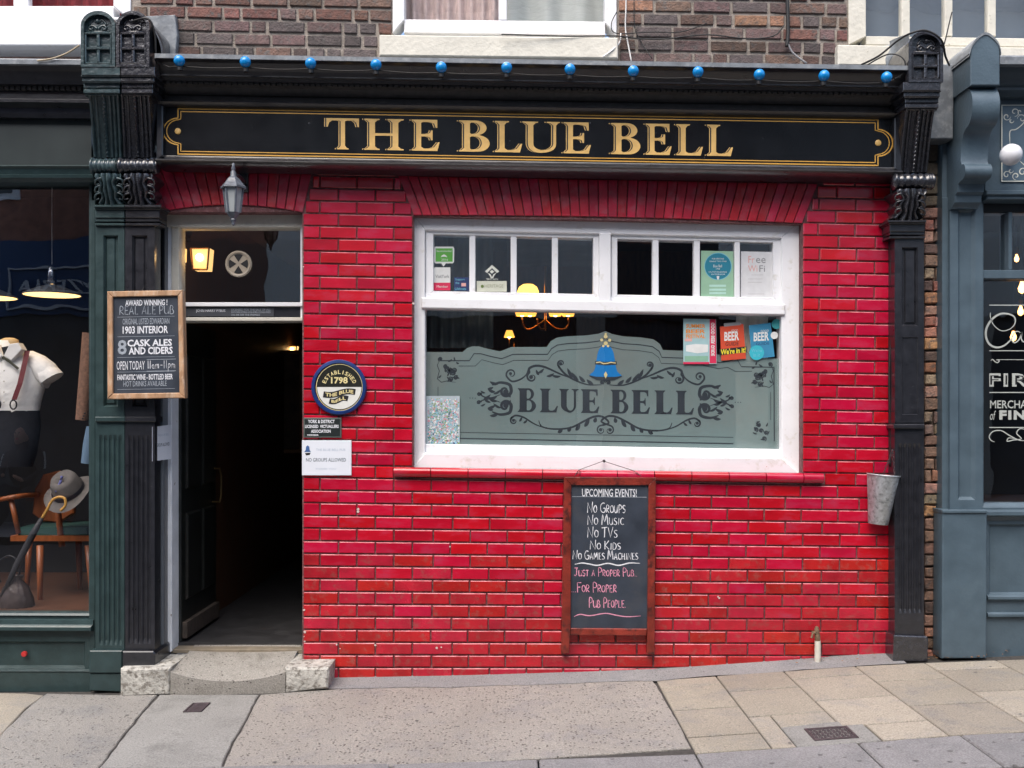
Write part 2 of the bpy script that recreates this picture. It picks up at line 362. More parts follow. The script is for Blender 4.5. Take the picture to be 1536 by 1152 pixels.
SER = {
 'T': [fl(.40) + fr(.58) + [(.58, .90), (.64, .925), (.82, .925), (.90, .86), (.94, .72), (.98, .72), (.98, 1), (0, 1), (0, .72), (.04, .72), (.08, .86), (.16, .925), (.34, .925), (.40, .90)]],
 'H': [fl(.12) + fr(.30) + [(.30, .46), (.66, .46)] + fl(.66) + fr(.84) + hr(.84) + hl(.66) + [(.66, .54), (.30, .54)] + hr(.30) + hl(.12)],
 'E': [[(.02, 0), (.70, 0), (.76, .28), (.72, .28), (.62, .12), (.52, .075), (.36, .075), (.30, .13), (.30, .46), (.44, .46), (.52, .42), (.54, .34), (.58, .34), (.58, .66), (.54, .66), (.52, .58), (.44, .54), (.30, .54), (.30, .90), (.34, .925), (.50, .925), (.62, .88), (.66, .74), (.70, .74), (.70, 1)] + hl(.12) + fl(.12)[:-1]],
 'L': [[(.02, 0), (.68, 0), (.74, .28), (.70, .28), (.60, .12), (.50, .075), (.36, .075), (.30, .13)] + hr(.30) + hl(.12) + fl(.12)[:-1]],
 'U': [[(.12, .30)] + arc(.43, .28, .31, .30, 180, 360, 14) + [(.74, .30)] + hr(.74) + [(.54, 1), (.54, .965), (.61, .95), (.66, .88), (.66, .30)] + arc(.47, .28, .19, .21, 0, -180, 12) + [(.28, .30)] + hr(.28) + hl(.12)],
 'B': [[(.02, 0), (.44, 0)] + arc(.46, .265, .27, .265, -90, 78, 12) + arc(.42, .765, .24, .235, -70, 90, 12) + hl(.12) + fl(.12)[:-1],
       [(.30, .10), (.33, .07), (.40, .07)] + arc(.40, .28, .155, .21, -85, 85, 10) + [(.33, .49), (.30, .46)],
       [(.30, .60), (.33, .565)] + arc(.37, .75, .145, .185, -85, 85, 10) + [(.33, .935), (.30, .90)]],
}
def thinx(c, x, mode=True):
    K = [(0, 0), (.12, .085), (.30, .365), (.40, .44), (.66, .65), (.84, .86), (1.2, 1.2)] if mode == 'bold' else [(0, 0), (.40, .43), (.58, .56), (1, 1)] if c == 'T' else [(0, 0), (.12, .14), (.30, .272), (.40, .38), (.66, .68), (.84, .815), (.94, .94), (1.2, 1.2)] if c in 'HU' else [(0, 0), (.12, .14), (.30, .272), (.40, .385), (1.2, 1.2)]
    for (a, b), (d, e) in zip(K, K[1:]):
        if x <= d: return b + (e - b) * (x - a) / (d - a)
    return x
def glyph(c, thin=False):
    k = 'ser' + c + str(thin)
    if k not in TG:
        cd = bpy.data.curves.new('g', 'CURVE'); cd.dimensions = '2D'; cd.fill_mode = 'BOTH'
        for pl in SER[c]:
            sp = cd.splines.new('POLY'); sp.points.add(len(pl) - 1); sp.use_cyclic_u = True
            for i, p in enumerate(pl): sp.points[i].co = (thinx(c, p[0], thin) if thin else p[0], p[1], 0, 1)
        vs, fs = curve_mesh(cd)
        xs = [v[0] for v in vs]; ys = [v[1] for v in vs]; x0, x1, y0, y1 = min(xs), max(xs), min(ys), max(ys)
        TG[k] = ([((x - x0) / (x1 - x0), (y - y0) / (y1 - y0)) for x, y in vs], fs)
    return TG[k]
# chalk hand: strokes on a 1x1 box (y up), width factor
ST = {
 'N': (.9, [[(.05, 0), (.1, 1), (.75, 0), (.85, 1.08)]]), 'O': (.75, [arc(.4, .5, .36, .46, 100, 470, 10)]),
 'G': (.85, [arc(.5, .5, .42, .48, 60, 320, 10) + [(.82, .45), (.5, .45)]]), 'R': (.75, [[(.1, 0), (.12, 1), (.5, 1), (.66, .78), (.5, .52), (.12, .5), (.7, 0)]]),
 'U': (.8, [[(.05, 1), (.08, .3), (.3, 0), (.55, .1), (.7, .4), (.72, 1), (.74, 0)]]), 'P': (.7, [[(.12, -.05), (.12, 1), (.5, 1), (.66, .76), (.5, .5), (.12, .48)]]),
 'S': (.65, [[(.62, .9), (.35, 1), (.1, .82), (.25, .55), (.55, .42), (.6, .15), (.35, 0), (.05, .1)]]), 'M': (1.05, [[(.05, 0), (.2, 1.1), (.5, .3), (.8, 1.1), (.98, 0)]]),
 'I': (.35, [[(.18, 0), (.2, 1)]]), 'C': (.72, [arc(.45, .5, .4, .48, 55, 305, 9)]), 'T': (.75, [[(0, .96), (.75, 1.02)], [(.4, 1), (.38, 0)]]),
 'V': (.75, [[(.02, 1), (.35, 0), (.75, 1.05)]]), 'K': (.75, [[(.1, 0), (.12, 1)], [(.68, 1), (.14, .45), (.7, 0)]]), 'D': (.78, [[(.1, 0), (.12, 1), (.5, .92), (.72, .5), (.5, .06), (.1, 0)]]),
 'A': (.8, [[(.02, 0), (.4, 1), (.72, 0)], [(.15, .35), (.62, .37)]]), 'E': (.65, [[(.6, 1), (.1, 1), (.1, 0), (.6, .02)], [(.1, .52), (.5, .54)]]),
 'H': (.8, [[(.1, 0), (.1, 1)], [(.7, 0), (.7, 1)], [(.1, .5), (.7, .52)]]), 'J': (.7, [[(.1, 1), (.7, 1)], [(.5, 1), (.48, .2), (.3, 0), (.05, .15)]]),
 'B': (.72, [[(.1, 0), (.12, 1), (.5, .95), (.58, .75), (.42, .54), (.14, .52), (.5, .5), (.66, .25), (.5, .02), (.1, 0)]]), 'F': (.7, [[(.7, 1), (.1, 1), (.1, -.05)], [(.1, .52), (.55, .54)]]),
 'L': (.65, [[(.1, 1), (.1, 0), (.6, .02)]]), '.': (.25, [[(.05, .0), (.15, .05)]]), '1': (.35, [[(.15, 1), (.15, 0)]]), '-': (.7, [[(.1, .45), (.6, .48)]]),
 'a': (.6, [arc(.3, .25, .22, .24, 60, 400, 8) + [(.52, 0)]]), 'm': (.9, [[(.05, .5), (.08, 0), (.12, .45), (.35, .5), (.4, 0), (.45, .42), (.7, .5), (.75, 0)]]),
 'p': (.6, [[(.1, -.4), (.1, .5), (.45, .5), (.5, .2), (.1, .05)]]),
}
def chalk(parent, t, x0, ytop, x1, ybase, d, m, wd=1.7, sl=0.0, small=.72, name='lettering'):
    mb = MB(); H = ybase - ytop; tot = 0; items = []
    up = True
    for ch in t:
        if ch == ' ': tot += .42; up = True; continue
        c = ch if name == 'opening_hours' or not ch.isalpha() else ch.upper()
        s = 1.0 if (ch.isupper() or ch.isdigit()) else small
        if ch in 'ampp' and 'a' in t and name == 'opening_hours': s = 1
        items.append((c, tot, s)); tot += ST[c][0] * s + .12
    k = (x1 - x0) / tot; i = 0
    for c, ox, s in items:
        for st in ST[c][1]:
            pts = [(x0 + (ox + u * s) * k, ybase - v * s * H + sl * ((ox + u * s) * k)) for u, v in st]
            pts = [(a + random.uniform(-.25, .25), b + random.uniform(-.25, .25)) for a, b in pts]
            if len(pts) > 4: pts = cr(pts, 3)
            mb.ribbon(pts, lambda q: wd * (.85 + .3 * math.sin(q * 7 + ox)), d + .00008 * (i % 9)); i += 1
    return mb.build(name, m, parent)
# ================================================================== GROUND
GP = [(-3000, 1052), (0, 1031), (180, 1030), (430, 1023), (700, 1018), (830, 1014), (978, 1009), (1160, 996.5), (1303, 986), (1445, 981), (1540, 977), (4500, 890)]
def gpy(px):
    for (a, b), (c, e) in zip(GP, GP[1:]):
        if px <= c: return b + (e - b) * (px - a) / (c - a)
    return GP[-1][1]
def gz(x): return ZC + (HZ - gpy(768 + x * PPM)) / PPM
def gp(px, py):                    # pixel on the sloping ground -> (x, y)
    lo, hi = .2, 1.6
    for _ in range(40):
        k = (lo + hi) / 2; x = (px - 768) / PPM * k
        z = ZC + (HZ - py) / PPM * k
        if z > gz(x): lo = k
        else: hi = k
    return (x, -(DC - k * DC))
def gsheet(mb, x0, x1, y0, y1, dz=0.0, nx=40, thick=None):
    vs = []; fs = []
    for i in range(nx + 1):
        x = x0 + (x1 - x0) * i / nx; z = gz(x) + dz
        vs += [(x, y0, z), (x, y1, z)]
    fs = [(2 * i, 2 * i + 2, 2 * i + 3, 2 * i + 1) for i in range(nx)]
    return mb.add(vs, fs)
def gslab(P, h=.0, b=.004, jit=True):      # P = ground polygon (x,y); a slab standing h above the bed
    t = random.uniform(-.0012, .0012) if jit else 0
    return MB().bprism(P, lambda u, v, q: (u, v, gz(u) + q), .0 + h + t, -.03, b)
pav = gsheet(MB(), -9, 9, -1.43, .02, -.010, 120).build('pavement', M_JOINT, kind='structure')
earth = MB(); earth.add([(-300, -300, -.75), (300, -300, -.75), (300, 300, -.75), (-300, 300, -.75)], [(0, 1, 2, 3)])
earth.build('ground', M_ROAD, kind='structure')
road = gsheet(MB(), -24, 22, -7.7, -1.84, -.13, 90).build('road', M_ROAD, kind='structure')
fpav = gsheet(MB(), -24, 22, -9.55, -7.7, -.01, 90)
fpav.build('far_pavement', M_KERB, kind='structure')
KB = MB(); gsheet(KB, -9, 9, -1.84, -1.80, -.012, 100)
kb = MB(); 
for i in range(90):
    x0 = -9 + i * .2; z0 = gz(x0); z1 = gz(x0 + .2)
    kb.add([(x0, -1.825, z0 - .02), (x0 + .2, -1.825, z1 - .02), (x0 + .2, -1.825, z1 - .3), (x0, -1.825, z0 - .3)], [(0, 3, 2, 1)])
kerb = kb.build('kerb', M_JOINT, kind='structure')
# kerb stones (long riven slabs in front)
xs = [-4.6, -3.7, -2.9, -2.1, -1.35, -.55, .12, .84, 1.58, 2.05, 2.86, 3.6, 4.4]
for a, b in zip(xs, xs[1:]):
    n = 4; P = [(a + .004, -1.83), (b - .004, -1.83)] + [(b - .004 - (b - a - .008) * i / n, -1.432 + random.uniform(-.008, .004)) for i in range(n + 1)]
    m = gslab(P, .001, .007); m.build('kerb_stone', M_KERB, kerb)
# screed strip along the wall foot
for a, b in [(-1.10, 2.30)]:
    n = int((b - a) / .12); P = [(a + (b - a) * i / n, -.178 - .012 * math.sin(i * 1.3) + random.uniform(-.012, .012)) for i in range(n + 1)] + [(b - (b - a) * i / n, .01) for i in range(n + 1)]
    mb = MB()
    vs = []; 
    for i in range(n + 1):
        x = a + (b - a) * i / n; dy = P[i][1]
        vs += [(x, dy, gz(x) + .0025), (x, dy * .5, gz(x) + .008), (x, .01, gz(x) + .022)]
    fs = [(3 * i + r, 3 * i + 3 + r, 3 * i + 4 + r, 3 * i + 1 + r) for i in range(n) for r in (0, 1)]
    mb.add(vs, fs).build('mortar_strip', M_SCREED, pav, smooth=180)
# concrete and flag slabs, corners traced on the ground
def gpoly(pts, m, name='slab', b=.005, h=0.0, rough=0, parent=None):
    P = [gp(x, y) for x, y in pts]
    if rough:
        Q = []
        for i in range(len(P)):
            p, q = Vector(P[i]), Vector(P[(i + 1) % len(P)]); n = max(1, int((q - p).length / .07))
            nn = Vector((-(q - p).y, (q - p).x)).normalized()
            for k in range(n): Q.append(tuple(p + (q - p) * k / n + nn * random.uniform(-rough, rough) * (k > 0)))
        P = Q
    # split along x so the slab follows the slope
    return gslab(P, h, b, False).build(name, m, parent or pav)
gpoly([(-160, 1036), (40, 1040), (66, 1043), (38, 1062), (-8, 1112), (-160, 1130)], M_FLAG, 'paving_stone')
gpoly([(-160, 1132), (-10, 1114), (40, 1063), (70, 1040), (236, 1042), (222, 1058), (193, 1092), (172, 1120), (146, 1152), (-160, 1152)], M_PEB2, rough=.006)
gpoly([(239, 1042), (388, 1042), (377, 1060), (362, 1090), (345, 1120), (332, 1150), (148, 1152), (175, 1120), (196, 1092), (225, 1058)], M_SMOOTH, rough=.006)
gpoly([(391, 1042), (640, 1024), (972, 1012), (985, 1028), (1003, 1060), (1022, 1092), (1036, 1121), (800, 1137), (560, 1149), (335, 1152), (348, 1120), (365, 1090), (380, 1060)], M_PEB, rough=.003)
cols = [.84, 1.19, 1.584, 2.0, 2.405, 2.82, 3.25, 3.7]
for i, (a, b) in enumerate(zip(cols, cols[1:])):
    ys = [.165, .34, .77, 1.20, 1.425] if i % 2 == 0 else [.165, .5, .96, 1.425]
    for c, e in zip(ys, ys[1:]):
        if i == 2 and c == .77: P = [(a + .003, -c - .003), (a + .003, -e + .003), (b - .003, -e + .003), (b - .003, -c - .003)]
        P = [(a + .0035, -e + .009), (b - .0035, -e + .009), (b - .0035, -c - .009), (a + .0035, -c - .009)]
        if i == 1 and e > 1.3:            # notched round the drain cover
            P = [(a + .0035, -e + .0035), (1.30, -e + .0035), (1.30, -c - .0035), (a + .0035, -c - .0035)]
        if i == 2 and c > 1.1: P = [(1.70, -e + .0035), (b - .0035, -e + .0035), (b - .0035, -c - .0035), (1.70, -c - .0035)]
        gslab(P, .001, .004).build('paving_stone', M_FLAG, pav)
        if i == 1 and e > 1.3: gslab([(1.306, -1.146), (b - .0035, -1.115), (b - .0035, -c - .0035), (1.306, -c - .0035)], .001, .004).build('paving_stone', M_FLAG, pav)
gum = MB(); rgm = random.Random(21)
for i in range(130):
    x = rgm.uniform(-3.2, 3.2); y = rgm.uniform(-1.78, -.12); r_ = rgm.uniform(.005, .013) if rgm.random() < .3 else rgm.uniform(.002, .005)
    gum.add([(x + r_ * math.cos(t), y + r_ * math.sin(t) * rgm.uniform(.6, 1), gz(x) + .0042) for t in (0, 1, 2, 3, 4.1, 5.2)], [tuple(range(6))])
gum.build('pavement_spot', mat('old_gum', (.12, .115, .11), .9, .4, 60), pav, kind='stuff')
# drain cover at right, with its concrete collar
def grate(name, c0, label, bars, x0, x1, y0, y1):
    z = gz((x0 + x1) / 2)
    t = thing(name, ((x0 + x1) / 2, (y0 + y1) / 2, z), label, 'drain cover')
    f = MB(); w_ = .012
    mp = lambda u, v, q: (u, v, gz(u) + q)
    for P in ([(x0, y0), (x1, y0), (x1 - w_, y0 + w_), (x0 + w_, y0 + w_)], [(x1, y0), (x1, y1), (x1 - w_, y1 - w_), (x1 - w_, y0 + w_)],
              [(x1, y1), (x0, y1), (x0 + w_, y1 - w_), (x1 - w_, y1 - w_)], [(x0, y1), (x0, y0), (x0 + w_, y0 + w_), (x0 + w_, y1 - w_)]):
        f.bprism(P, mp, .007, -.02, .001)
    f.build('frame', M_IRON, t)
    MB().bprism([(x0, y0), (x1, y0), (x1, y1), (x0, y1)], mp, .0015, -.02, 0).build('pit', M_INK, t)
    if bars == 'bars':
        n = 9
        for i in range(n):
            a = x0 + w_ + (x1 - x0 - 2 * w_) * (i + .25) / n; MB().bprism([(a, y0 + w_), (a + .010, y0 + w_), (a + .010, y1 - w_), (a, y1 - w_)], mp, .006, -.01, .001).build('bar', M_IRON, t)
    else:
        s = MB(); n = 9; m_ = 7
        for i in range(n):
            for j in range(m_):
                a = x0 + w_ + (x1 - x0 - 2 * w_) * (i + .5) / n; c = y0 + w_ + (y1 - y0 - 2 * w_) * (j + .5) / m_; r = .0095
                q = .006
                s.bprism([(a - r, c), (a, c - r * 1.1), (a + r, c), (a, c + r * 1.1)] if (i + j) % 2 else [(a - r, c - r * .4), (a + r, c - r * .4), (a + r, c + r * .4), (a - r, c + r * .4)], mp, q, -.01, .0015)
        s.build('tread_pattern', M_IRON, t, kind='stuff')
mpz = lambda u, v, q: (u, v, gz(u) + q)
MB().bprism([(1.305, -1.425), (1.69, -1.425), (1.69, -1.15), (1.60, -1.12), (1.305, -1.15)], mpz, .0015, -.03, .004).build('slab', M_SMOOTH, pav)
a = gp(1247, 1103); b = gp(1300, 1083)
grate('drain_cover', None, 'square patterned iron drain cover set among the buff flagstones', 'tread', 1.40, 1.605, -1.375, -1.205)
p = gp(272, 1069); q = gp(318, 1055)
grate('drain_grate', None, 'small slotted iron grate in the pavement before the doorway step', 'bars', p[0] + .008, q[0] - .008, p[1], q[1])

# ================================================================== PUB BUILDING
pub = thing('pub_building', (0, 0, gz(0)), 'pub front of red glazed brick with black fascia and white framed window', 'building')
def T(py, x, s=.0165, x0=240): return py + s * (x - x0)      # the front sags to the right
# --- openings and courses
def cy(n, px):
    l = 319.5 + 18.88 * n if n <= 21 else 716 + 19.03 * (n - 21)
    r = 333.9 + 18.75 * n if n <= 21 else 727.6 + 18.3 * (n - 21)
    return l + (r - l) * (px - 455) / 750
def wt(px): return 322.5 + .0205 * (px - 620)          # window head
def wb(px): return 700 + .0135 * (px - 620)            # window bottom
backing = MB()
def wallq(pts, df=-.010, db=-.115): backing.prism(pts, df, db, 0)
wallq([(453.5, 235), (620, 238), (620, 719), (453.5, 716)])
wallq([(1203, 248), (1345, 250), (1345, 730), (1203, 728)])
wallq([(453.5, 716), (1345, 729), (1345, 1010), (978, 1030), (453.5, 1045)])
wallq([(236, 228), (453.5, 235), (453.5, 318), (236, 318)], -.012)
wallq([(620, 238), (1203, 248), (1203, 336), (620, 324)], -.012)
wall = backing.build('front_wall', M_MORTAR, pub)
MB().rect(455, 500, 459, 1030, -.11, -.6, 0).build('door_reveal', M_INK, pub)
bricks = []
def clip_x(x0, x1, n, my):
    # spans of this course
    sp = []
    lo, hi = 454.3, 1341
    if n >= 21:
        sp = [(lo, hi)]
        if n == 21 - 1: pass
    elif n >= 0:
        sp = [(lo, 619.2), (1204.2, hi)]
    else:
        # beside the arches
        sp = [(469 - 2 + 3.2 * n * 0, 0)]
    return sp
def arch_l(py): return 453.5 + (320 - py) * .29           # right edge of door arch
def arch_wl(py): return 622 - (320 - py) * .42            # left edge of window arch
def arch_wr(py): return 1203 + (334 - py) * .44
BM = {}
def brick_at(x0, x1, n, m):
    g = 1.15
    p = [(x0 + g, cy(n, x0) + g), (x1 - g, cy(n, x1) + g), (x1 - g, cy(n + 1, x1) - g), (x0 + g, cy(n + 1, x0) - g)]
    cx = (x0 + x1) / 2; c_ = W(cx, (cy(n, cx) + cy(n + 1, cx)) / 2, 0)
    sl = (cy(n, x1) - cy(n, x0)) / (x1 - x0)
    L = round((x1 - x0 - 2 * g) / PPM, 3); H = round((cy(n + 1, cx) - cy(n, cx) - 2 * g) / PPM, 3)
    bricks.append((c_, sl, L, H, m))
rg = random.Random(3)
for n in range(-4, 39):
    off = 0 if n % 2 == 0 else -27.7
    jit = rg.uniform(-2, 2) + (4 if n > 21 else 0) * rg.random()
    xs = [507.5 + off + 55.45 * k + (0 if k < 3 else jit) for k in range(-1, 17)]
    if n >= 20: spans = [(454.3, 1341)]
    elif n >= 0: spans = [(454.3, 619.2), (1204.2, 1341)]
    else:
        my = cy(n + 1, 540); spans = [(max(454.3, arch_l(my - 9) + 2), arch_wl(my - 9) - 1), (arch_wr(cy(n, 1260) + 9) + 3, 1341)]
    for a, b in spans:
        e = [a] + [x for x in xs if a + 7 < x < b - 7] + [b]
        for x0, x1 in zip(e, e[1:]):
            if n == 20 and x1 > 592 and x0 < 1237:
                if x0 < 592: x1 = 591
                elif x1 > 1236: x0 = 1237
                else: continue
                if x1 - x0 < 6: continue
            if cy(n, x0) > gpy((x0 + x1) / 2) + 4: continue
            brick_at(x0, x1, n, M_BRICK if n < 27 or rg.random() < .25 and n < 32 else M_BRICKLOW)
def brick_mesh(L, H, m, T_=.03, b=.0042):
    k = (round(L / .003), round(H / .0015), m.name)
    if k not in BM:
        mb = MB().bprism([(-L / 2, -H / 2), (L / 2, -H / 2), (L / 2, H / 2), (-L / 2, H / 2)], lambda u, v, d: (u, -d, v), 0, -T_, b)
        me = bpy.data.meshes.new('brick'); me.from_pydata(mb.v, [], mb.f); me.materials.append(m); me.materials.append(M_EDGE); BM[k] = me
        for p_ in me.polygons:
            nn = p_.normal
            if p_.index and abs(nn.y) > .3 and nn.z > .3: p_.material_index = 1  # painted glint goes on the up-facing bevels only
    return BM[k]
bricks.sort(key=lambda q: -q[2] * q[3])
rest = {M_BRICK.name: MB(), M_BRICKLOW.name: MB()}
for i, (c, sl, L, H, m) in enumerate(bricks):
    proud = rg.uniform(-.0012, .0012); ty = rg.uniform(-.006, .006); tx = rg.uniform(-.010, .010)
    if i < 300:
        o = bpy.data.objects.new('brick', brick_mesh(L, H, m)); link(o, c + Vector((0, proud, 0)), wall)
        o.rotation_euler = (tx, math.atan(sl), ty)
    else:
        M4 = Matrix.Translation(c + Vector((0, proud, 0))) @ Matrix.Rotation(math.atan(sl), 4, 'Y') @ Matrix.Rotation(tx, 4, 'X')
        me = brick_mesh(L, H, m); rest[m.name].add([M4 @ v.co for v in me.vertices], [tuple(p.vertices) for p in me.polygons])
for mn_, q_ in rest.items():
    if q_.v: q_.build('brick', MATS[mn_], wall, kind='stuff')
# arches of upright bricks
def arch(xl0, xl1, xr0, xr1, yt, ybot, n):
    for i in range(n):
        q = []
        for t in (i / n, (i + 1) / n):
            xt = xl0 + (xr0 - xl0) * t; xb = xl1 + (xr1 - xl1) * t
            q.append(((xt, yt(xt)), (xb, ybot(xb))))
        (a, b), (c, e) = q
        g = .55 + rg.uniform(0, .2)
        MB().prism([(a[0] + g, a[1]), (c[0] - g, c[1]), (e[0] - g, e[1]), (b[0] + g, b[1])], .0 + rg.uniform(-.001, .002), -.03, .0025).build('arch_brick', M_ARCH, wall)
arch(205, 236, 470, 454.5, lambda x: 246 + .012 * (x - 240), lambda x: 319 - 12 * max(0, 1 - ((x - 345) / 112) ** 2), 16)
arch(597, 620, 1227, 1204, lambda x: 264 + .019 * (x - 600), lambda x: wt(x) - 3.5 * max(0, 1 - ((x - 912) / 292) ** 2), 42)
# window sill of rounded red tiles
sy = lambda x: 703 + .0150 * (x - 590)
xs = [590 + 56 * i for i in range(12)] + [1237]
for a, b in zip(xs, xs[1:]):
    if b - a < 8: continue
    prof = [(-2, -.03), (-2, .022), (-.5, .033), (3, .041), (7, .041), (10, .035), (12, .024), (13, .0), (13, -.02)]
    MB().mould(a + .6, b - .6, sy(a), prof, .015, dref=.04).build('sill_tile', M_BRICKSILL if 'M_BRICKSILL' in globals() else M_BRICK, wall, smooth=60)
# --- upper storey brick wall
up = MB(); up.prism([(196, -560), (589.5, -560), (589.5, 96), (196, 90)], -.02, -.3, 0); up.prism([(925.5, -560), (1275, -560), (1275, 106), (925.5, 100)], -.02, -.3, 0); up.prism([(589.5, 78), (925.5, 82), (925.5, 100), (589.5, 96)], -.02, -.3, 0)
upper = up.build('upper_wall', M_MORTARUP, pub)
ub = []
win = [(589, 926, 84)]
for r in range(-2, 6):
    y0 = 84 - 19.6 * (r + 1) + 2; x = 196 + rg.uniform(0, 20)
    flem = r % 3
    while x < 1272:
        L = 55 if rg.random() < (.72 if flem else .45) else 27
        L += rg.uniform(-3, 3)
        a, b = x, min(x + L, 1273)
        yy = y0 + .0165 * (x - 240) * (1 if x < 590 else .9)
        for (wa, wb_, wy) in win:
            lim = 568 if yy > 44 else wa; lim2 = 928 if yy > 44 else wb_
            if b > lim and a < lim: b = lim
            if a < lim2 and b > lim2: a = lim2
            if a >= lim - 1 and b <= lim2 + 1: a = b
        lim3 = 1256 if yy > 60 else 1273
        b = min(b, lim3)
        if b - a > 7: ub.append((a, b, yy))
        x += L
for a, b, yy in ub:
    g = 2.5; H = 19.6
    j = lambda: rg.uniform(-.6, .6)
    if a < 560: mm = rg.choice([M_UB[0], M_UB[4], M_UB[0], M_UB[1], M_UB[0], M_UB[4]]) if yy > 25 else rg.choice([M_UB[2], M_UB[1], M_UB[0]])
    else: mm = rg.choice([M_UB[1], M_UB[2], M_UB[1], M_UB[0], M_UB[3], M_UB[0], M_UB[4]])
    if yy > 64: mm = rg.choice([M_UB[0], M_UB[4], M_UB[1]])
    MB().prism([(a + g + j(), yy + g + j()), (b - g + j(), yy + g + .8 + j()), (b - g + j(), yy + H - g + .8 + j()), (a + g + j(), yy + H - g + j())], -.02 + .012 + rg.uniform(-.003, .003), -.04, .003).build('brick', mm, upper)
# upper middle window
def sash(parent, m, x0, x1, yb, jw, rail, mull, sill, sl, d=-.03, gl=M_GLASSUP, bars=(), name='window'):
    f = bpy.data.objects.new('window', None); f.empty_display_size = .1; link(f, W((x0 + x1) / 2, yb, d), parent)
    MB().prism([(x0, -220), (x0 + jw, -220), (x0 + jw, yb + sl * (x0 + jw - x0)), (x0, yb + rail)], d + .02, d - .12, .003).build('frame', m, f)
    MB().prism([(x1 - jw, -220), (x1, -220), (x1, yb + rail + sl * (x1 - x0)), (x1 - jw, yb + sl * (x1 - x0))], d + .02, d - .12, .003).build('frame', m, f)
    MB().rect(x0 + jw, yb, x1 - jw, yb + rail, d + .0, d - .10, .004, sl).build('bottom_rail', m, f)
    for b in mull: MB().rect(b[0], -220, b[1], yb, d - .005, d - .06, .003, 0).build('glazing_bar', m, f)
    e = [x0 + jw] + [q for b in mull for q in b] + [x1 - jw]
    for i in range(0, len(e), 2):
        MB().sheet([(e[i] - 1, -220), (e[i + 1] + 1, -220), (e[i + 1] + 1, yb + 2 + sl * (e[i + 1] - x0)), (e[i] - 1, yb + 2 + sl * (e[i] - x0))], d - .03).build('pane', gl, f)
    if sill:
        a, b, s0, s1, pr = sill
        MB().rect(a, s0, b, s1, pr, d - .1, .006, sl).build('sill', M_CREAM if m == M_WHITE and a > 300 else m, f)
    return f
sash(pub, M_WHITE, 589, 925, 29, 17, 20, [(748, 760)], (569, 927, 52, 83, .05), .012)
M_CURTP = mat('pink_curtain', (.50, .40, .38), .9, .2, 4, stretch=(10, 10, 4))
M_BLIND = mat('pale_blind', (.42, .45, .43), .8, .1, 30, stretch=(.2, 1, 6))
M_CURTR = mat('red_curtain', (.20, .02, .025), .9, .3, 4, stretch=(8, 8, 1))
def curtain(x0, x1, y0, y1, d, m, label, folds=9):
    MB().grid(60, 4, lambda u, v: (x0 + u * (x1 - x0), y0 + v * (y1 - y0), d + .02 * math.sin(u * folds * 6.28) + .01 * math.sin(u * 17)), d).build('curtain', m, smooth=180, label=label, cat='curtain')
curtain(600, 754, -200, 40, -.22, M_CURTP, 'pink curtain behind the left pane of the upper middle window')
curtain(756, 905, -200, 40, -.22, M_BLIND, 'pale grey drape behind the right pane of the upper middle window', 3)
chips = MB(); rc_ = random.Random(9)
for (x, y) in ((505, 967), (510, 973), (563, 968), (655, 972), (662, 971), (456, 915), (457, 948), (456, 955), (457, 962), (537, 764), (537, 767), (1077, 895), (1079, 897), (675, 820), (1150, 700), (455, 400), (620, 455)):
    r_ = rc_.uniform(.8, 2.2); chips.sheet([(x + r_ * math.cos(t), y + r_ * 1.3 * math.sin(t) * rc_.uniform(.5, 1)) for t in (0, 1.1, 2.2, 3.2, 4.3, 5.3)], .0035)
chips.build('glaze_chip', flat('bare_clay', (.62, .5, .46), .9), wall, kind='stuff')
# --- cornice, dentils, frieze
SLc = .0163
xL, xR = 232, 1362
MB().mould(xL, xR, 78, [(0, .02), (0, .36), (2, .385), (8.5, .385), (8.5, .02)], SLc).build('lead_flashing', M_LEAD, pub)
MB().mould(xL, xR, 86.5, [(0, .02), (0, .372), (3, .372), (5, .35), (14, .315), (19, .30), (21, .30), (21, .27), (25, .26), (25, .02)], SLc, .36).build('cornice', M_BLACK, pub)
MB().mould(xL, xR, 111.5, [(0, .02), (0, .205), (14, .205), (14, .23), (17, .235), (19, .21), (24, .19), (27, .175), (27, .15), (41, .145), (41, .02)], SLc, .2).build('frieze', M_LIFTED, pub)
nd = 132; dm = None
for i in range(nd):
    x = 240 + i * 8.36; y = 112.5 + SLc * (x - xL)
    MB().rect(x, y, x + 6.2, y + 12, .245, .2, .0012, SLc).build('dentil', M_LIFTED, pub)

# ================================================================== FASCIA SIGN
sgn = thing('fascia_sign', W(790, 200, .17), 'long black fascia board reading THE BLUE BELL in gold serif letters', 'sign')
MB().prism([(242, 158), (1346, 176), (1346, 253), (242, 235)], .165, .1, 0).build('board', M_SIGN, sgn)
def bar(p, prof_d, name='frame_moulding'):
    pass
MB().mould(234, 1353, 150.5, [(0, .1), (0, .20), (2.5, .21), (5, .20), (7.5, .185), (9, .166), (9, .1)], .0163, .19).build('frame_moulding', M_BLACK, sgn, smooth=30)
MB().mould(234, 1353, 231.5, [(0, .1), (0, .166), (1.5, .168), (5, .178), (7, .198), (9, .203), (11, .195), (14, .17), (16, .14), (16, .02)], .0163, .19).build('frame_moulding', M_BLACK, sgn, smooth=30)
MB().prism([(234, 150), (244, 159), (244, 233), (234, 242)], .195, .1, .006).build('frame_moulding', M_BLACK, sgn)
MB().prism([(1342, 177), (1353, 168), (1353, 262), (1342, 253)], .195, .1, .006).build('frame_moulding', M_BLACK, sgn)
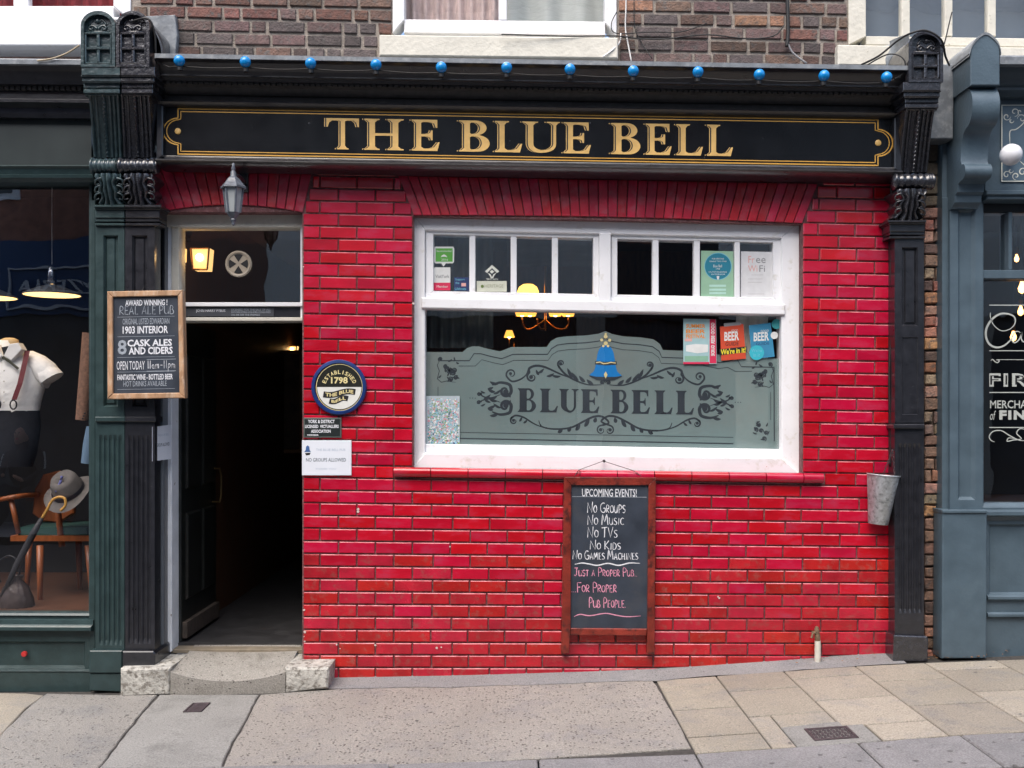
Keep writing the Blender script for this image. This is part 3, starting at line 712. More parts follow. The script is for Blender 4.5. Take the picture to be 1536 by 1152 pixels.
def gline(off, w_):
    o = off
    P = [(267 + o * .2, 162 + o), (267 + o * .2, 178 + o * .0)] 
    sx = lambda x, y: (x, y + .0163 * (x - 267))
    left = [(266 + o, 232 - o), (266 + o, 217 + (-o) * .0 )]
    L_ = [(267 + o, 231 - o), (267 + o, 217 - o * .3)] + arc(268 + o * .2, 197, 23 - o, 20 - o * .6, 95, 265, 16) + [(267 + o, 177 + o * .3), (267 + o, 163 + o)]
    R_ = [(1317 - o, 163 + o), (1317 - o, 177 + o * .3)] + arc(1317 - o * .2, 197, 22 - o, 20 - o * .6, -85, 85, 16) + [(1317 - o, 217 - o * .3), (1317 - o, 231 - o)]
    full = L_ + R_
    pts = [(x, y + .0163 * (x - 267)) for x, y in full]
    # densify so ribbon corners stay sharp
    q = []
    for i in range(len(pts)):
        a, b = Vector(pts[i]), Vector(pts[(i + 1) % len(pts)]); n = max(1, int((b - a).length / 1.6)) if (b - a).length < 30 else 2
        if (b - a).length >= 30: q += [tuple(a), tuple(a + (b - a).normalized() * 2), tuple(b - (b - a).normalized() * 2)]
        else: q += [tuple(a + (b - a) * k / n) for k in range(n)]
    MB().ribbon(q, w_, .1665 , False, True).build('gold_line', M_GOLDL, sgn)
gline(0, 1.9); gline(4.2, 1.4)
for x, y in ((267, 197), (1317, 214.5)):
    MB().lathe(W(x, y, .166), [(.018, 0), (.018, .004), (.012, .007), (.0, .008)], 16, 'y').build('boss', M_GOLD, sgn)
LT = [('T', 488, 539), ('H', 545, 606), ('E', 616, 660), ('B', 687, 735), ('L', 741, 784), ('U', 782, 840), ('E', 844, 887), ('B', 915, 961), ('E', 967, 1008), ('L', 1013, 1055), ('L', 1059, 1100)]
for c, a, b in LT:
    y = 176.6 + .0175 * (a - 488)
    for dx, d, m, nm in ((-2.9, .1658, M_GOLD, 'letter_outline'), (-1.7, .1664, M_INK, 'letter_shadow'), (0.3, .1672, M_GOLD, 'letter')):
        put(MB(), glyph(c, True), boxmap(a + 1.2 + dx, y + .3, b - .8 + dx, y + 47, .017), d).build(nm, m, sgn)

# ================================================================== PUB WINDOW
pw = thing('pub_window', W(908, 700, -.09), 'wide white window with eight small top lights over one etched pane', 'window')
pw.parent = pub; pw.location = wl(pw) - wl(pub); pw['label'] = 'wide white window with eight small top lights over one etched pane'; del pw['category']
DW = -.075
def wq(name, x0, y0, x1, y1, d=DW, db=-.2, s=.02, b=.004, m=M_WHITE, xr=619):
    return MB().prism([(x0, y0 + s * (x0 - xr)), (x1, y0 + s * (x1 - xr)), (x1, y1 + s * (x1 - xr)), (x0, y1 + s * (x0 - xr))], d, db, b).build(name, m, pw)
MB().prism([(617, 318), (637.5, 345), (637.5, 684), (617, 706)], DW, -.2, .005).build('frame', M_WHITE, pw)
MB().prism([(1200, 330), (1201, 712), (1172.5, 690), (1172.5, 357)], DW, -.2, .005).build('frame', M_WHITE, pw)
MB().prism([(617, 318), (1200, 330), (1172.5, 357), (637.5, 345)], DW, -.2, .005).build('frame', M_WHITE, pw)
MB().prism([(617, 703), (637.5, 679), (1172.5, 686.5), (1201, 711)], DW + .03, -.2, .008).build('frame', M_WHITE, pw)
MB().prism([(638, 666), (1172, 674), (1172, 688), (638, 680)], DW - .02, -.2, .004).build('frame', M_WHITE, pw)
# head step
wq('head_step', 637.5, 342.5, 1172.5, 346.5, DW - .02, -.2)
wq('transom', 632, 446, 1178, 462, DW + .018, -.2, .0185, .006)
wq('transom', 637.5, 440, 1172.5, 449, DW - .02, -.2, .0185, .004)
MB().prism([(899, 349), (916.5, 349.4), (916.5, 453), (899, 452.6)], DW + .006, -.2, .005).build('mullion', M_WHITE, pw)
panesx = [(650, 704), (713, 766), (775, 828), (837, 890), (926, 979), (988, 1041), (1050, 1102), (1110, 1160)]
ptop = lambda x: 351.3 + .0245 * (x - 650); pbot = lambda x: 436.5 + .0195 * (x - 650)
for a, b in ((638.5, 898.5), (917, 1172)):
    ia = min(p[0] for p in panesx if a < p[0] < b); ib = max(p[1] for p in panesx if a < p[1] < b)
    t = lambda x: wt(x) + 22.5
    u = lambda x: 448 + .0185 * (x - 638)
    D2 = DW - .022
    MB().prism([(a, t(a)), (b, t(b)), (ib, ptop(ib)), (ia, ptop(ia))], D2, -.19, .003).build('casement', M_WHITE, pw)
    MB().prism([(a, u(a)), (ia, pbot(ia)), (ib, pbot(ib)), (b, u(b))], D2, -.19, .003).build('casement', M_WHITE, pw)
    MB().prism([(a, t(a)), (ia, ptop(ia)), (ia, pbot(ia)), (a, u(a))], D2, -.19, .003).build('casement', M_WHITE, pw)
    MB().prism([(b, t(b)), (b, u(b)), (ib, pbot(ib)), (ib, ptop(ib))], D2, -.19, .003).build('casement', M_WHITE, pw)
for (a, b), (c, e) in zip(panesx, panesx[1:]):
    if c - b < 12: MB().prism([(b, ptop(b) - 1), (c, ptop(c) - 1), (c, pbot(c) + 1), (b, pbot(b) + 1)], DW - .028, -.16, .003).build('glazing_bar', M_WHITE, pw)
for a, b in panesx: MB().sheet([(a - 1, ptop(a) - 1), (b + 1, ptop(b) - 1), (b + 1, pbot(b) + 1), (a - 1, pbot(a) + 1)], -.125).build('pane', M_GLASSTOP, pw)
big = MB().sheet([(636, 464), (1174, 474), (1174, 676), (636, 668)], -.13).build('pane', M_GLASS, pw, label='large lower pane etched with BLUE BELL')
FR = [(636, 528), (694, 528), (700, 522.5), (708, 519.5), (718, 519.5), (735, 524), (750, 527), (757, 524.5), (767, 520.5), (820, 520.5), (826, 512), (835, 506.5), (850, 504.5), (880, 503), (898, 500.5), (908, 496.5),
      (918, 501), (935, 504.5), (960, 506), (980, 509), (990, 516), (994, 525), (1050, 527), (1063, 529), (1082, 533), (1096, 531), (1108, 526.5), (1119, 526.5), (1126, 531), (1129, 537), (1174, 538)]
bot = lambda x: 664 + .0155 * (x - 636)
fro = MB()
for (a, ya), (b, yb) in zip(FR, FR[1:]): fro.sheet([(a, ya), (b, yb), (b, bot(b) + 10), (a, bot(a) + 10)], -.134)
fro.build('frosted_film', M_FROST, pw)
et = MB(); DE = -.1335
def off(dy, dxk, x0, x1):
    out = []
    for x, y in FR:
        xx = 908 + (x - 908) * dxk
        out.append((xx, y + dy))
    return [p for p in out if x0 < p[0] < x1]
def rb(pts, w_, k=[0], **kw):
    k[0] += 1; et.ribbon(pts, w_, DE + .00004 * (k[0] % 10), **kw)
rb([(660, 541), (704, 541)] + off(11, .985, 704, 1112) + [(1112, 550), (1160, 551)], 1.5, taper=False)
rb([(688, 549), (713, 549)] + off(20, .975, 716, 1100) + [(1103, 557), (1128, 557)], .9, taper=False)
rb([(657, 648.0), (1100, 656)], .9, taper=False); rb([(657, 657), (1100, 665.5)], 1.6, taper=False)
rb([(1161, 550), (1161.5, 662)], 1.6, taper=False); rb([(1156, 588), (1156, 630)], .7, taper=False)
rb([(657, 580), (657, 600)], .8, taper=False)
def swirl(cx, cy_, r, a0, turn, w_, tail=None):
    n = 22; pts = []
    for i in range(n + 1):
        t = i / n; rr = r * (1 - .82 * t); a = R(a0 + turn * t); pts.append((cx + rr * math.cos(a), cy_ + rr * math.sin(a)))
    if tail: pts = cr(tail + [pts[0]], 6)[:-1] + pts
    rb(pts, lambda q: 1.25 * w_ * (.35 + .9 * abs(math.sin(math.pi * min(1, q * 1.15))) ** .7) )
    et.lathe(W(pts[-1][0], pts[-1][1], DE + .0005), [(.0001, 0), (w_ * 1.35 / PPM, 0)], 10, 'y', False)
def leaf(x, y, a, l, w_):
    a = R(a); pts = [(x + math.cos(a) * l * t, y + math.sin(a) * l * t + math.sin(t * 3.1) * l * .12) for t in [i / 6 for i in range(7)]]
    rb(pts, lambda q: .4 + 1.35 * w_ * abs(math.sin(math.pi * q)) ** .8)
for sgnx in (1, -1):
    def X(x, y): return (908 + sgnx * (x - 908), y + .016 * sgnx * (x - 908) + .3)
    def sw(cx, cy_, r, a0, turn, w_, tail=None):
        c = X(cx, cy_)
        if sgnx > 0: swirl(c[0], c[1], r, a0, turn, w_, [X(*p) for p in tail] if tail else None)
        else: swirl(c[0], c[1], r, 180 - a0, -turn, w_, [X(*p) for p in tail] if tail else None)
    def lf(x, y, a, l, w_):
        q = X(x, y); leaf(q[0], q[1], a if sgnx > 0 else 180 - a, l, w_)
    # top scrolls under the bell
    sw(974, 546, 6, 60, -400, 2.0, [(914, 577), (935, 577), (955, 570), (968, 562), (977, 552)])
    for (x, y, a, l) in ((938, 573, -45, 13), (948, 571, -50, 16), (956, 567, -58, 17), (926, 576, -35, 12)): lf(x, y, a, l, 3.6)
    sw(1018, 567, 8, -60, 420, 2.3, [(955, 569), (975, 562), (998, 552), (1012, 550), (1022, 554)])
    for (x, y, a, l) in ((985, 561, 20, 12), (1000, 554, 35, 12), (1012, 556, 120, 9), (975, 565, -8, 14)): lf(x, y, a, l, 2.6)
    sw(1049, 563, 8, 30, -420, 1.8, [(1024, 556), (1027, 564), (1036, 571), (1048, 574)])
    sw(912.5, 574, 4, 180, 330, 1.6)
    # bottom scrolls
    sw(914, 645, 7, -70, 400, 2.0, [(1008, 632), (1003, 641), (985, 644.5), (960, 642), (940, 632), (925, 625), (912, 624), (902, 632)] if sgnx > 0 else [(1008, 632), (1003, 641), (985, 644.5), (960, 642), (940, 632), (925, 625), (912, 625), (903, 634)])
    for (x, y, a, l) in ((932, 627, 60, 15), (946, 636, 55, 12), (960, 640, 60, 9), (922, 626, 70, 8), (972, 643, 40, 10)): lf(x, y, a, l, 4.0)
    sw(1045, 633, 6, -60, 380, 1.8, [(1000, 643), (1015, 637), (1030, 628), (1042, 625), (1049, 629)])
    for (x, y, a, l) in ((1025, 631, 40, 8), (1033, 627, 60, 8)): lf(x, y, a, l, 2.2)
    # the paired volutes beside the lettering
    for s2 in (1, -1):
        cyy = 600 + s2 * 11.5
        sw(1058, cyy, 9, 180 * (1 if s2 > 0 else 1), -s2 * 420 * (-1), 3.2, [(1078, 600 + s2 * 20), (1066, 600 + s2 * 24), (1052, 600 + s2 * 21)])
        sw(1098, 600 + s2 * 7, 3.5, 200, s2 * 330, 1.4, [(1065, 600 + s2 * 6), (1080, 600 + s2 * 1), (1092, 600 + s2 * 3)])
        for (x, y, a, l, w_) in ((1068, 22, 15, 14, 3.2), (1076, 17, -15, 9, 2.6), (1064, 14, -30, 14, 2.4), (1073, 10, 20, 12, 3), (1080, 6, -30, 12, 2.4), (1088, 8, 25, 8, 1.8), (1050, 2, 60, 8, 2.5), (1070, 4, -20, 14, 3)):
            q = X(x, 600 + s2 * y); leaf(q[0], q[1], (a * s2) if sgnx > 0 else 180 - a * s2, l, w_)
    for k in range(3): q = X(1103 + 4 * k, 600); et.lathe(W(q[0], q[1], DE + .0004), [(.0001, 0), (.0035, 0)], 6, 'y', False)
    # corner ornaments
    rz = random.Random(11)
    for k in range(26):
        x = 1131 + rz.uniform(0, 24); y = 542 + rz.uniform(0, 32)
        if k % 3 == 0: sw(x, y, 4, rz.uniform(0, 360), rz.choice([-1, 1]) * 330, 1.5)
        else: lf(x, y, rz.uniform(0, 360), rz.uniform(5, 8), 1.5)
    if sgnx > 0:
        for k in range(14):
            x = 1132 + rz.uniform(0, 24); y = 628 + rz.uniform(0, 30)
            if k % 3 == 0: sw(x, y, 4, rz.uniform(0, 360), rz.choice([-1, 1]) * 330, 1.5)
            else: lf(x, y, rz.uniform(0, 360), rz.uniform(5, 8), 1.5)
    rb([X(1156, 541), X(1160, 552), X(1157, 560), X(1160, 572), X(1154, 577), X(1146, 575), X(1132, 577)], 1.2)
et.build('etched_ornament', M_ETCH, pw)
for c, a, b in (('B', 776.7, 804), ('L', 810, 837), ('U', 839, 868), ('E', 871.5, 899), ('B', 916, 942.5), ('E', 947.5, 975), ('L', 982, 1009), ('L', 1014, 1041)):
    y = 582.3 + .0155 * (a - 777)
    put(MB(), glyph(c, 'bold'), boxmap(a, y, b, y + 35.5, .015), DE + .0009).build('etched_letter', M_ETCH, pw)
# the painted bell
M_BELL = flat('bell_blue', (.0, .20, .55), .5)
bl = MB().sheet([(893, 560), (886, 563)][:0] + cr([(884.5, 563), (891, 556), (894, 545), (896.5, 530), (901, 521), (908.5, 517.5), (916, 521), (920.5, 530), (923, 545), (926, 557), (932.5, 564), (922, 566.5), (908, 567.5), (894, 566)], 4, True), DE + .0015).build('painted_bell', M_BELL, pw)
M_YEL = flat('pale_gold_paint', (.72, .62, .30), .5)
g_ = MB(); dd = DE + .0022
for x, y, r in ((908.5, 505, 3), (902.5, 510, 2.4), (914.5, 510.3, 2.4), (908.5, 515, 3.2), (905, 519, 2), (912, 519, 2), (908.5, 501, 1.8)): g_.lathe(W(x, y, dd), [(.0001, 0), (r / PPM, 0)], 8, 'y', False); dd += .0001
g_.build('bell_crown', M_YEL, pw)
MB().ribbon([(884, 563.5), (895, 567.5), (908, 568.5), (921, 567.8), (933, 564.3)], lambda q: 1 + 5.5 * math.sin(math.pi * q), DE + .0020).build('bell_mouth', M_ETCH, pw)
MB().ribbon([(892.5, 544), (908, 545.5), (925, 544.5)], 5.0, DE + .0020, False).build('bell_band', M_ETCH, pw)
MB().ribbon([(894, 544), (900, 543), (905, 545.5), (911, 545), (916, 543.5), (923.5, 544.5)], 1.6, DE + .0024, False).build('bell_ribbon', M_YEL, pw)
MB().sheet([(908.5, 557), (911.3, 562), (908.5, 568), (905.7, 562)], DE + .0026).build('bell_clapper', M_YEL, pw)

# ================================================================== DOORWAY
dj = MB()
MB().prism([(247, 322), (257, 331), (257.5, 977), (246.5, 985)], -.12, -.26, .004).build('door_frame', M_JAMB, pub)
MB().prism([(243.5, 315), (247, 318), (246.5, 985), (243, 985)], -.06, -.2, 0).build('door_frame', M_BLACK, pub)
door_lin = flat('grey_lining', (.16, .18, .20), .5)
MB().prism([(237.5, 470), (244.5, 470), (243.5, 985), (237, 985)], -.03, -.2, 0).build('door_lining', door_lin, pub)
hy = lambda x: 320 - 12.5 * max(0, 1 - ((x - 350) / 106) ** 2)
hd = [(x, hy(x)) for x in range(247, 456, 8)] + [(456, 320)]
top = MB()
for (a, ya), (b, yb) in zip(hd, hd[1:]): top.prism([(a, ya - 1), (b, yb - 1), (b, 340), (a, 340)], -.10, -.24, 0)
top.build('door_head', M_CREAM, pub)
MB().prism([(257, 330), (268, 340), (268, 456), (257, 456)], -.115, -.24, .003).build('transom_frame', M_CREAM, pub)
MB().rect(450.5, 338, 456, 480, -.115, -.24, .002).build('transom_frame', M_WHITE, pub)
MB().rect(257, 453.5, 456, 459.5, -.10, -.24, .003).build('transom_rail', M_WHITE, pub)
MB().rect(257, 459.5, 456, 476, -.125, -.24, .002).build('transom_board', M_BLACK, pub)
MB().rect(257, 476, 456, 481.5, -.10, -.24, .003).build('transom_rail', M_CREAM, pub)
MB().sheet([(266, 338), (452, 338), (452, 455), (266, 455)], -.17).build('transom_pane', M_GLASSTOP, pub)
lp = thing('licensee_plate', W(345, 468, -.12), 'narrow black name plate on the board above the open door', 'sign')
MB().rect(278, 460.5, 411, 474.5, -.118, -.126, .001).build('plate', flat('plate_grey', (.05, .055, .065), .4), lp)
letters(lp, 'JOHN HARRY PYBUS', 294, 464, 338, 469, -.1175, M_CHALK)
letters(lp, 'LICENSED FOR THE SALE OF ALL', 347, 463, 406, 466, -.1175, M_CHALKG)
letters(lp, 'INTOXICATING LIQUORS CONSUMED', 347, 467, 406, 470, -.1175, M_CHALKG)
letters(lp, 'ON OR OFF THE PREMISES', 347, 471, 390, 473.5, -.1175, M_CHALKG)
# open door leaf, swung inwards
dr = MB(); a = W(258, 0, -.24).x + .01
zt = W(0, 482, -.24).z; zb = ZC - 1.43
M_DOOR = mat('door_black_green', (.012, .014, .013), .35, .3, 8, .1, 40)
dx = .045
leafo = dr.box((a, .25, zb), (a + dx, .98, zt)).build('door', M_DOOR, pub)
for (y0, y1, z0, z1) in ((.33, .60, zb + .25, zb + .8), (.66, .92, zb + .25, zb + .8), (.33, .60, zb + .95, zt - .2), (.66, .92, zb + .95, zt - .2)):
    mp = lambda u, v, q: (q, u, v)
    MB().bprism([(y0, z0), (y1, z0), (y1, z1), (y0, z1)][::-1], mp, a + dx + .014, a + dx - .003, .012).build('door_panel', M_DOOR, leafo)
MB().box((a + dx, .27, zb + .02), (a + dx + .03, .96, zb + .12)).build('kick_rail', mat('worn_wood', (.07, .055, .045), .7, .4, 20, .4, 50), leafo)
MB().tube([(a + dx, .9, zb + 1.05), (a + dx + .05, .9, zb + 1.05), (a + dx + .06, .9, zb + 1.0), (a + dx + .06, .9, zb + .87), (a + dx + .05, .9, zb + .82), (a + dx, .9, zb + .82)], .007).build('door_handle', flat('dull_brass', (.35, .25, .12), .3, metal=1), leafo)
# vestibule and bar, closed dark rooms
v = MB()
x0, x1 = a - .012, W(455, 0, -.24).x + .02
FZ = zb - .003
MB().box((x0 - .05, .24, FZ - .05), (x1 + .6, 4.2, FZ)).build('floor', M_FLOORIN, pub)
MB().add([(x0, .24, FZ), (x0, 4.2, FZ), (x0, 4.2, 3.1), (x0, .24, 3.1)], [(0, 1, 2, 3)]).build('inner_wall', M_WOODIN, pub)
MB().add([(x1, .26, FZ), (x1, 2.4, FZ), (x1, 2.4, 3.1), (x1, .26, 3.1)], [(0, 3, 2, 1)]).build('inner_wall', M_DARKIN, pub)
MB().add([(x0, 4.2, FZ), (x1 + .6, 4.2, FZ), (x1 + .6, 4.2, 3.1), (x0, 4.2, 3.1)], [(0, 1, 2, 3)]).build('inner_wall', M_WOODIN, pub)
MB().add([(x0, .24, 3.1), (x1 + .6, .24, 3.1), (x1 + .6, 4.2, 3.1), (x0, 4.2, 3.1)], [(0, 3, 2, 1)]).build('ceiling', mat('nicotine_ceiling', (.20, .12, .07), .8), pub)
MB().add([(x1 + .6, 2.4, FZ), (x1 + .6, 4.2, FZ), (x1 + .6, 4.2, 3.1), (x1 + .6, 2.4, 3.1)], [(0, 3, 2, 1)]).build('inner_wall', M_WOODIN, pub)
M_LIT = flat('lamp_glow', (1, .6, .25), .5, emis=((1.0, .52, .16), 3.2))
M_LITW = flat('lamp_glow_warm', (1, .7, .35), .5, emis=((1.0, .62, .25), 7))
M_AMB = flat('amber_shade', (.8, .4, .08), .5, emis=((1.0, .45, .07), .9))
M_BRASS = flat('aged_brass', (.45, .22, .07), .3, metal=1)
def boxlamp(px, py, d, w_, h_, label):
    c = W(px, py, d); t = thing('wall_lantern', c, label, 'lamp')
    k = (DC - d) / DC / PPM; w2, h2 = w_ * k / 2, h_ * k / 2
    b = MB(); P = [(-w2 * .8, -h2), (w2 * .8, -h2), (w2, h2), (-w2, h2)]
    b.bprism(P, lambda u, v_, q: (c.x + u, c.y - q, c.z + v_), .05, -.05, .01, True).build('lamp_glass', flat('lantern_glow', (.8, .6, .3), .5, emis=((1.0, .58, .20), .75)), t)
    MB().ball((c.x, c.y - .065, c.z + h2 * .1), w2 * .42, 10).build('bulb', M_LITW, t)
    fr_ = MB()
    for i in range(4):
        p, q = P[i], P[(i + 1) % 4]; fr_.tube([(c.x + p[0], c.y - .055, c.z + p[1]), (c.x + q[0], c.y - .055, c.z + q[1])], .006, 6)
    fr_.build('lamp_frame', M_BRASS, t)
boxlamp(304, 390, -.36, 27, 32, 'glowing square lantern seen through the glass above the open door')
boxlamp(440, 525, -3.6, 13, 11, 'small square lamp glowing deep inside the dark doorway')
boxlamp(273, 382, -.33, 7, 20, 'mirror image of the square lantern built as an extra dim lamp above the open door')  # reflection of the first lantern, built as a separate glowing box
# round vent in the transom glass
vt = thing('window_vent', W(358, 396, -.165), 'round cream ventilator with dark wedge openings in the door transom', 'vent')
c = W(358, 396, -.16)
M_VENT = flat('cream_plastic', (.42, .36, .28), .4)
MB().lathe(c, [(.081, -.005), (.081, .006), (.074, .012), (.066, .010), (.064, .004), (.0001, .004)], 32, 'y').build('vent_disc', M_VENT, vt, smooth=40)
for k in range(4):
    a0 = 90 * k + 90 
    sg_ = arc(0, 0, .060, .060, a0 - 27, a0 + 27, 6) + [(.012 * math.cos(R(a0)), .012 * math.sin(R(a0)))]
    MB().add([(c.x + p[0], c.y - .006, c.z + p[1]) for p in sg_], [tuple(range(len(sg_)))]).build('vent_opening', M_INK, vt)
# threshold steps
st = MB()
def stepz(px, py, d): return W(px, py, d)
S0 = thing('door_step', W(340, 1035, .1), 'worn stone doorstep between two flaking white painted blocks', 'step')
def slabsurf():
    m = MB(); nx, ny = 16, 6; vs = []
    xa, xb = W(256, 0, .2).x, W(428, 0, .2).x
    for j in range(ny + 1):
        d = -.24 + (.20 + .24) * j / ny
        for i in range(nx + 1):
            u = i / nx; x = xa + (xb - xa) * u
            dip = .055 * math.sin(math.pi * u) ** .8 * (j / ny) ** 1.2
            z = ZC - 1.445 - .055 * (j / ny) - dip
            vs.append((x, -d, z))
    n0 = len(vs); d = .20
    for i in range(nx + 1):
        u = i / nx; x = xa + (xb - xa) * u; vs.append((x, -d - .002, gz(x) - .02))
    fs = [(j * (nx + 1) + i, (j + 1) * (nx + 1) + i, (j + 1) * (nx + 1) + i + 1, j * (nx + 1) + i + 1) for j in range(ny + 1) for i in range(nx)]
    m.add(vs, fs); return m
slabsurf().build('step_stone', M_STEPST, S0, smooth=50)
def block(pts, df, db, m=M_STEPW):
    b = MB().prism(pts, df, db, .012); return b.build('step_block', m, S0)
block([(180, 1003), (256, 1001), (256, 1043), (180, 1046)], .20, -.13)
block([(427, 1002), (494, 1001), (492, 1033), (427, 1042)], .20, -.24)
MB().rect(257, 974, 456, 980, -.14, -.3, .003).build('threshold_strip', mat('threshold_ochre', (.22, .185, .135), .7, .2, 20), S0)
# ================================================================== CONSOLE BRACKETS AND PILASTERS
def console(parent, m, mf, cap, mo, sh0, sh1, roll, leafx, ys, dc=.40, mirror=False):
    # cap=(x0,x1,top,bot) ; mo=(x0,x1) ; sh0/sh1 = shaft x ranges top/bottom ; ys = (shaft top, roll top, roll bottom, leaf bottom)
    x0, x1, yt, yb = cap; cx = (x0 + x1) / 2; rx = (x1 - x0) / 2
    spring = yt + 22
    br = MB().prism([(x0, yb), (x1, yb), (x1, spring)] + arc(cx, spring, rx, spring - yt, 0, -180, 14)[1:], dc - .03, .0, .006)
    br = br.build('bracket', m, parent, smooth=40)
    # arched rim
    o = arc(cx, spring, rx, spring - yt, 180, 360, 14); i_ = arc(cx, spring + 1, rx - 4.5, spring - yt - 4.5, 180, 360, 14)
    rim = MB()
    for k in range(14): rim.prism([i_[k], i_[k + 1], o[k + 1], o[k]], dc, dc - .05, 0)
    rim.prism([(x0, spring), (x0 + 4.5, spring), (x0 + 4.5, yb), (x0, yb)], dc, dc - .05, 0); rim.prism([(x1 - 4.5, spring), (x1, spring), (x1, yb), (x1 - 4.5, yb)], dc, dc - .05, 0)
    rim.rect(x0 + 4.5, yb - 4, x1 - 4.5, yb, dc, dc - .05, 0)
    rim.build('arched_rim', m, br)
    # four-square lattice
    g = MB(); a, b = x0 + 8, x1 - 8; c_, e = spring + 13, yb - 7; mx, my = (a + b) / 2, (c_ + e) / 2
    for q in ((a - 3, c_ - 3, b + 3, c_), (a - 3, e, b + 3, e + 3), (a, my - 2.2, b, my + 2.2)): g.rect(*q, dc - .006, dc - .05, .004)
    for q in ((a - 3, c_, a, e), (b, c_, b + 3, e), ): g.rect(*q, dc - .006, dc - .05, .004)
    for q in ((mx - 2.2, c_, mx + 2.2, my - 2.2), (mx - 2.2, my + 2.2, mx + 2.2, e)): g.rect(*q, dc - .0065, dc - .05, .004)
    g.build('lattice', m, br)
    # scroll relief in the lunette
    s = MB()
    for sg in (1, -1):
        pts = [W(cx + sg * p, q, dc - .03) for p, q in ((1, spring + 6), (5, spring + 2), (10, spring + 1), (13, spring + 5), (9, spring + 7), (7, spring + 4))]
        s.tube(cr(pts, 3), .008, 6)
        s.tube(cr([W(cx + sg * p, q, dc - .03) for p, q in ((2, spring - 4), (6, spring - 8), (10, spring - 5), (13, spring + 0))], 3), .007, 6)
    s.ball(W(cx, spring - 6, dc - .03), .014, 8); s.tube([W(a, spring + 10, dc - .028), W(b, spring + 10, dc - .028)], .006, 6)
    s.build('scroll_relief', m, br, smooth=180)
    # stepped mouldings beneath the cap
    ym = yb; hgt = ys[0] - yb; mm = MB(); n = 6
    pr = [(0, .395, -2), (.30, .39, -3), (.34, .375, -1), (.52, .37, 0), (.56, .35, 1), (.74, .345, 2), (.78, .36, 1), (.92, .34, 3), (1, .33, 4)]
    for (t0, d0, i0), (t1, d1, i1) in zip(pr, pr[1:]): mm.rect(mo[0] + i0, ym + hgt * t0, mo[1] - i0, ym + hgt * t1, d0, .0, .003)
    mm.build('stepped_moulding', m, br)
    # fluted S-shaped shaft
    def shaft(u, v):
        xa = sh0[0] + (sh1[0] - sh0[0]) * v ** .8; xb = sh0[1] + (sh1[1] - sh0[1]) * v ** .8
        y = ys[0] + (ys[1] - ys[0]) * v
        d = .145 + .175 * (1 - v) ** 1.7 + .02 * math.sin(v * 3.1)
        ridge = 0
        for c, w2, h in ((.06, .05, .022), (.22, .05, .014), (.48, .06, .026), (.66, .045, .018), (.80, .045, .018), (.94, .05, .022)):
            ridge = max(ridge, h * max(0, 1 - ((u - c) / w2) ** 2) ** .5 if abs(u - c) < w2 else 0)
        if abs(u - .48) < .06: ridge += .006 * math.sin(v * 95 + u * 50)
        if u < .001 or u > .999: return xa + (xb - xa) * u, y, 0.0, d
        return xa + (xb - xa) * u, y, d + ridge, d
    MB().grid(56, 60, shaft).build('fluted_shaft', mf, br, smooth=60)
    # gathered roll
    def rollf(u, v):
        th = -.5 * math.pi * .9 + v * math.pi * 1.5
        r = .048 * (1 + .16 * abs(math.sin(u * 22)) + .25 * (abs(u - .5) * 2) ** 3 * (1 if u > .02 and u < .98 else 0))
        yc = (ys[1] + ys[2]) / 2
        return roll[0] + (roll[1] - roll[0]) * u, yc - math.cos(th) * 0 - r * PPM * math.sin(math.pi / 2 - th) * -1 * -1, .15 + r * math.sin(th + .4)
    pts = MB(); yc = (ys[1] + ys[2]) / 2; q0 = W(roll[0], yc, .17); q1 = W(roll[1], yc, .17); L = q1.x - q0.x
    prof = []
    for i in range(49):
        u = i / 48; r = .040 * (1 + .17 * abs(math.sin(u * 20 + .4))) * (1 if .04 < u < .96 else .8)
        if u < .12 or u > .88: r *= 1.12
        prof.append((r, L * u))
    pts.lathe((q0.x, -.165, q0.z), prof, 20, 'x').build('gathered_roll', mf, br, smooth=70)
    # acanthus leaf
    def lf(u, v):
        c = (leafx[0] + leafx[1]) / 2; h = (leafx[1] - leafx[0]) / 2
        wv = 1 - .25 * math.sin(v * math.pi) + .12 * math.sin(v * 14)
        x = c + (u * 2 - 1) * h * wv
        y = ys[2] + (ys[3] - ys[2]) * v + 3 * math.cos((u * 2 - 1) * 3.1) * v
        d = .125 + .055 * math.cos(v * 2.0) + .016 * abs(math.sin(u * 3.14 * 4.5)) + .02 * (1 - abs(u * 2 - 1)) + (.02 * v * abs(math.sin(u * 14)))
        if u < .001 or u > .999: d = .0
        return x, y, d
    MB().grid(54, 24, lf, .17).build('acanthus_leaf', mf, br, smooth=75)
    s = MB(); c = (leafx[0] + leafx[1]) / 2; h = (leafx[1] - leafx[0]) / 2
    for sg in (-1, 1):
        for k in range(3):
            s = MB(); yy = ys[2] + 8 + 11 * k
            s.tube(cr([W(c + sg * h * .55, yy - 3, .205 - .02 * k), W(c + sg * h * .95, yy, .20 - .02 * k), W(c + sg * h * 1.0, yy + 7, .18 - .02 * k), W(c + sg * h * .7, yy + 6, .185 - .02 * k)], 3), .006, 6, rs=None)
            s.build('leaf_curl', mf, br, smooth=180)
    return br
